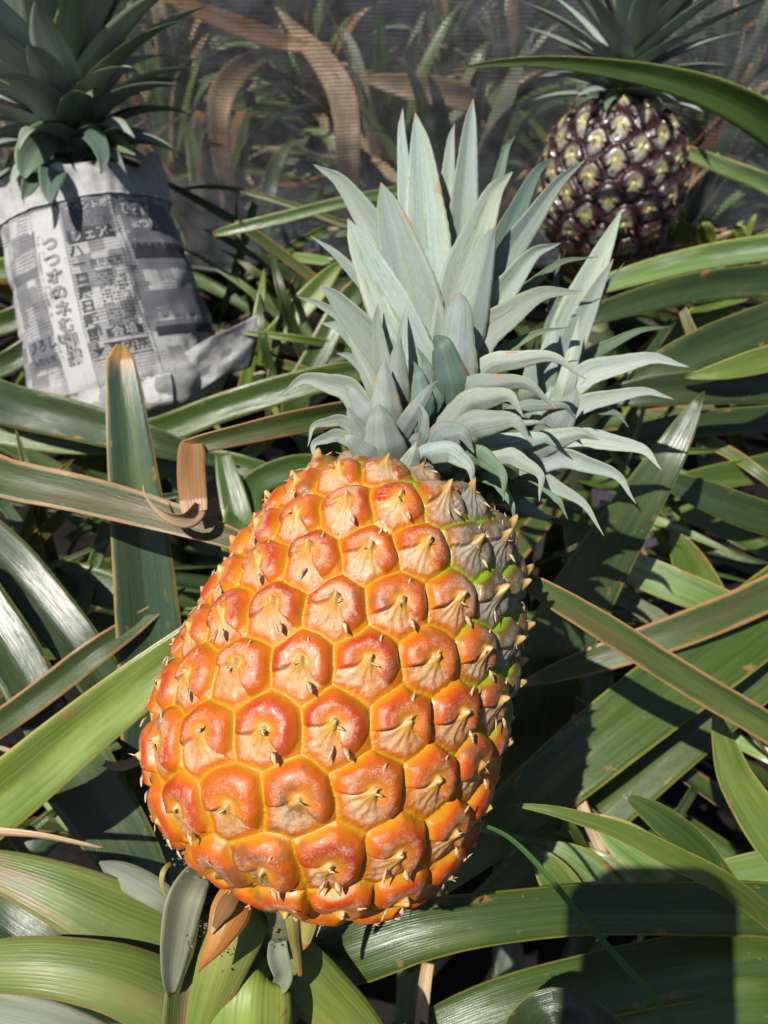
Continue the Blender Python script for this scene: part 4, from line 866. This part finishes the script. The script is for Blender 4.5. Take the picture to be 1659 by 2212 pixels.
# ------------------------------------------------------------------ shade net
k = NT('net_mat'); uv = k.uv()
def bands(direction, scale, a, b):
    w = k.n('ShaderNodeTexWave', wave_type='BANDS', bands_direction=direction); k.set(w.inputs[0], uvd); w.inputs['Scale'].default_value = scale; w.inputs['Distortion'].default_value = 0
    return k.ramp(w.outputs[1], a, b)
nz_ = k.n('ShaderNodeTexNoise'); k.set(nz_.inputs[0], uv); nz_.inputs['Scale'].default_value = 14; nz_.inputs['Detail'].default_value = 3
uvd = k.addv(uv, k.mapv(nz_.outputs['Color'], (.006, .006, 0)))
hb = bands('Y', 80, .50, .72); vb = bands('X', 95, .66, .86)
cov = k.math('MAXIMUM', hb, vb); cov = k.math('ADD', k.math('MULTIPLY', cov, .70), .03)
cov = k.math('ADD', cov, k.ramp(k.noise(k.mapv(uv, (1, 3, 1)), 9, 5, .65), .35, .7, -.20, .12))
b_ = k.n('ShaderNodeBsdfPrincipled'); k.set(b_.inputs['Base Color'], k.mix(k.ramp(k.noise(uv, 40, 4), .3, .7), (.022, .024, .030), (.10, .105, .12))); b_.inputs['Roughness'].default_value = .5
tr = k.n('ShaderNodeBsdfTransparent'); mx_ = k.n('ShaderNodeMixShader'); k.set(mx_.inputs[0], cov); k.t.links.new(tr.outputs[0], mx_.inputs[1]); k.t.links.new(b_.outputs[0], mx_.inputs[2]); k.t.links.new(mx_.outputs[0], k.out.inputs[0])
netm = k.m
NY = .93
def ray_z(v, y=NY):   # height where the view ray of row v meets the net's plane
    ang = math.atan((v-CY)/F); return CAM[2]-(y)*math.tan(PITCH+ang)
xs = np.linspace(-1.1, 1.1, 260); hem = np.interp(xs, [-1.1, -.50, -.1, .2, .50, 1.1], [ray_z(560), ray_z(548), ray_z(575), ray_z(560), ray_z(432), ray_z(420)])
NZ = 70; V = []; U = []
for i in range(NZ):
    t = i/(NZ-1); z = hem*(1-t)+1.15*t
    y = NY+.016*np.sin(xs*11+2*t)+.007*np.sin(xs*31+5*t)+.010*np.sin(t*13+xs*3)-.05*(1-t)**2*np.sin(xs*2.2+.5)
    V.append(np.stack([xs, y, z], -1)); U.append(np.stack([xs, z], -1))
V = np.concatenate(V); U = np.concatenate(U); nx = len(xs)
i, j = np.meshgrid(np.arange(NZ-1), np.arange(nx-1), indexing='ij'); Fq = np.stack([i*nx+j, i*nx+j+1, (i+1)*nx+j+1, (i+1)*nx+j], -1).reshape(-1, 4)
net = empty('shade_net', (0, NY, 0), 'dark woven shade netting hanging behind the pineapples', 'net')
mesh('netting', V, Fq, netm, net, uv=U)
V2 = V+np.stack([0*U[:, 0], .018+.008*np.sin(U[:, 0]*17+U[:, 1]*9), 0*U[:, 0]], -1)
mesh('netting', V2, Fq, netm, net, uv=U@np.array([[1.0, .035], [-.045, 1.04]]))
blackcord = simple('hem_mat', (.025, .025, .03), .5, 200)
tube('hem', [V[jj] for jj in range(0, nx, 13)]+[V[nx-1]], [.003]*(len(range(0, nx, 13))+1), blackcord, net, n=120, k=8)
for xx in (-1.08, 1.08): tube('post', [(xx, NY+.01, 0), (xx, NY+.01, .6), (xx, NY+.01, 1.2)], [.012]*3, blackcord, net, n=6, k=10)

# ------------------------------------------------------------------ plants behind the net
behind = [(-.75, 1.30), (-.30, 1.32), (.12, 1.24), (.50, 1.32), (.95, 1.30), (-.52, 1.16), (.33, 1.15), (-.95, 1.62), (-.45, 1.68), (.0, 1.6), (.42, 1.66), (.9, 1.64), (1.35, 1.5), (-1.15, 1.9), (-.5, 2.0), (.15, 1.95), (.8, 2.05), (1.4, 1.95), (-1.3, 2.4), (-.75, 2.45), (-.2, 2.4), (.35, 2.45), (1.0, 2.4), (1.6, 2.45), (-1.6, 2.9), (-.7, 3.0), (.2, 2.9), (1.1, 3.0), (2.0, 2.9)]
def bplant(x, y, sd, label):
    h = np.array([x, y, .30+.04*math.sin(x*7)]); e = plant('pineapple_plant', h, label, 'pineapple plants behind the net')
    rosette(e, h, 32, ['blade', 'blade_yellow', 'blade_striped', 'bloomy', 'blade_blue', 'dry_pale', 'dry'], (.35, .6), .040, sd, (5, 80), droop=.8, n_seg=20)
    return e
proto = []
for q, (x, y) in enumerate(behind[:7]):
    proto.append(bplant(x, y, 50+q, ['plant just behind the net at its left end', 'plant behind the net right of the newspaper bag, with a hanging dry leaf', 'plant behind the net over the tall silvery crown, with a bent brown leaf', 'plant behind the net beside the dark fruit', 'plant behind the net at the right edge', 'low plant close behind the net beside the newspaper bag rim', 'low plant close behind the net left of the dark fruit'][q]))
for q, (x, y) in enumerate(behind[7:]):
    src = proto[q % 7]; c = src.copy(); C.objects.link(c); c.location = (x, y, 0); c.rotation_euler = (0, 0, q*1.3)
    c['label'] = 'farther rows of pineapple plants blurred behind the dark net'; c['group'] = 'farther pineapple plants behind the net'
    for chd in list(src.children):
        cc_ = chd.copy(); C.objects.link(cc_); cc_.parent = c
# bent dry leaves showing through the net
hand('leaf', [(600, 20, 1.3, 6), (650, 80, 1.22, 34), (695, 130, 1.15, 50), (735, 195, 1.12, 62), (750, 270, 1.12, 58), (752, 350, 1.13, 52), (752, 400, 1.14, 50), (755, 450, 1.16, 36), (770, 500, 1.2, 8)], 'dry_pale', proto[2], ch=.12, n=50)
hand('leaf', [(600, 110, 1.28, 8), (520, 150, 1.16, 50), (482, 200, 1.13, 56), (472, 260, 1.13, 48), (478, 330, 1.14, 44), (490, 390, 1.15, 40), (510, 450, 1.2, 8)], 'dry_pale', proto[1], ch=.12, n=50)
hand('leaf', [(320, -20, 1.3, 8), (500, 50, 1.22, 38), (620, 92, 1.2, 34), (720, 100, 1.2, 10)], 'dry', proto[1], ch=.12)
hand('leaf', [(780, 170, 1.2, 8), (900, 190, 1.18, 56), (1010, 215, 1.2, 50), (1060, 260, 1.25, 20)], 'dry_pale', proto[2], ch=.12)
hand('leaf', [(560, 560, 1.2, 40), (575, 440, 1.15, 40), (600, 350, 1.15, 30), (640, 300, 1.16, 4)], 'blade_striped', proto[1], ch=.14)
hand('leaf', [(500, 230, 1.2, 24), (560, 205, 1.18, 30), (610, 190, 1.2, 6)], 'blade_yellow', proto[1], ch=.14)

# ------------------------------------------------------------------ the photographer's phone, held where the view is taken from
ph = empty('smartphone', CAM+RT*-.024-UP*.061-FW*.012, 'black smartphone held above the fruit, casting the shadow at lower right', 'smartphone')
def slab(name, cx_, cy_, w, h, r, z0, z1, mat):
    pts = []
    for (sx, sy, a0) in ((1, 1, 0), (-1, 1, 90), (-1, -1, 180), (1, -1, 270)):
        for q in range(9):
            a = math.radians(a0+q*90/8); pts.append((cx_+sx*(w/2-r)+r*math.cos(a), cy_+sy*(h/2-r)+r*math.sin(a)))
    V = [CAM+RT*x+UP*y-FW*z for z in (z0, z1) for x, y in pts]; K = len(pts)
    Fc = [list(range(K))[::-1], [K+i for i in range(K)]]+[[i, (i+1) % K, K+(i+1) % K, K+i] for i in range(K)]
    return mesh(name, np.array(V), Fc, mat, ph, smooth=False)
slab('casing', -.0245, -.076, .0760, .152, .019, .003, .011, simple('phone_case', (.03, .03, .035), .3, 20, .1, 0))
slab('screen', -.0245, -.076, .068, .143, .016, .0112, .0116, simple('phone_glass', (.02, .02, .025), .1, 20, .1, 0))

for o in list(bpy.data.objects):
    if '_off' in o: del o['_off']
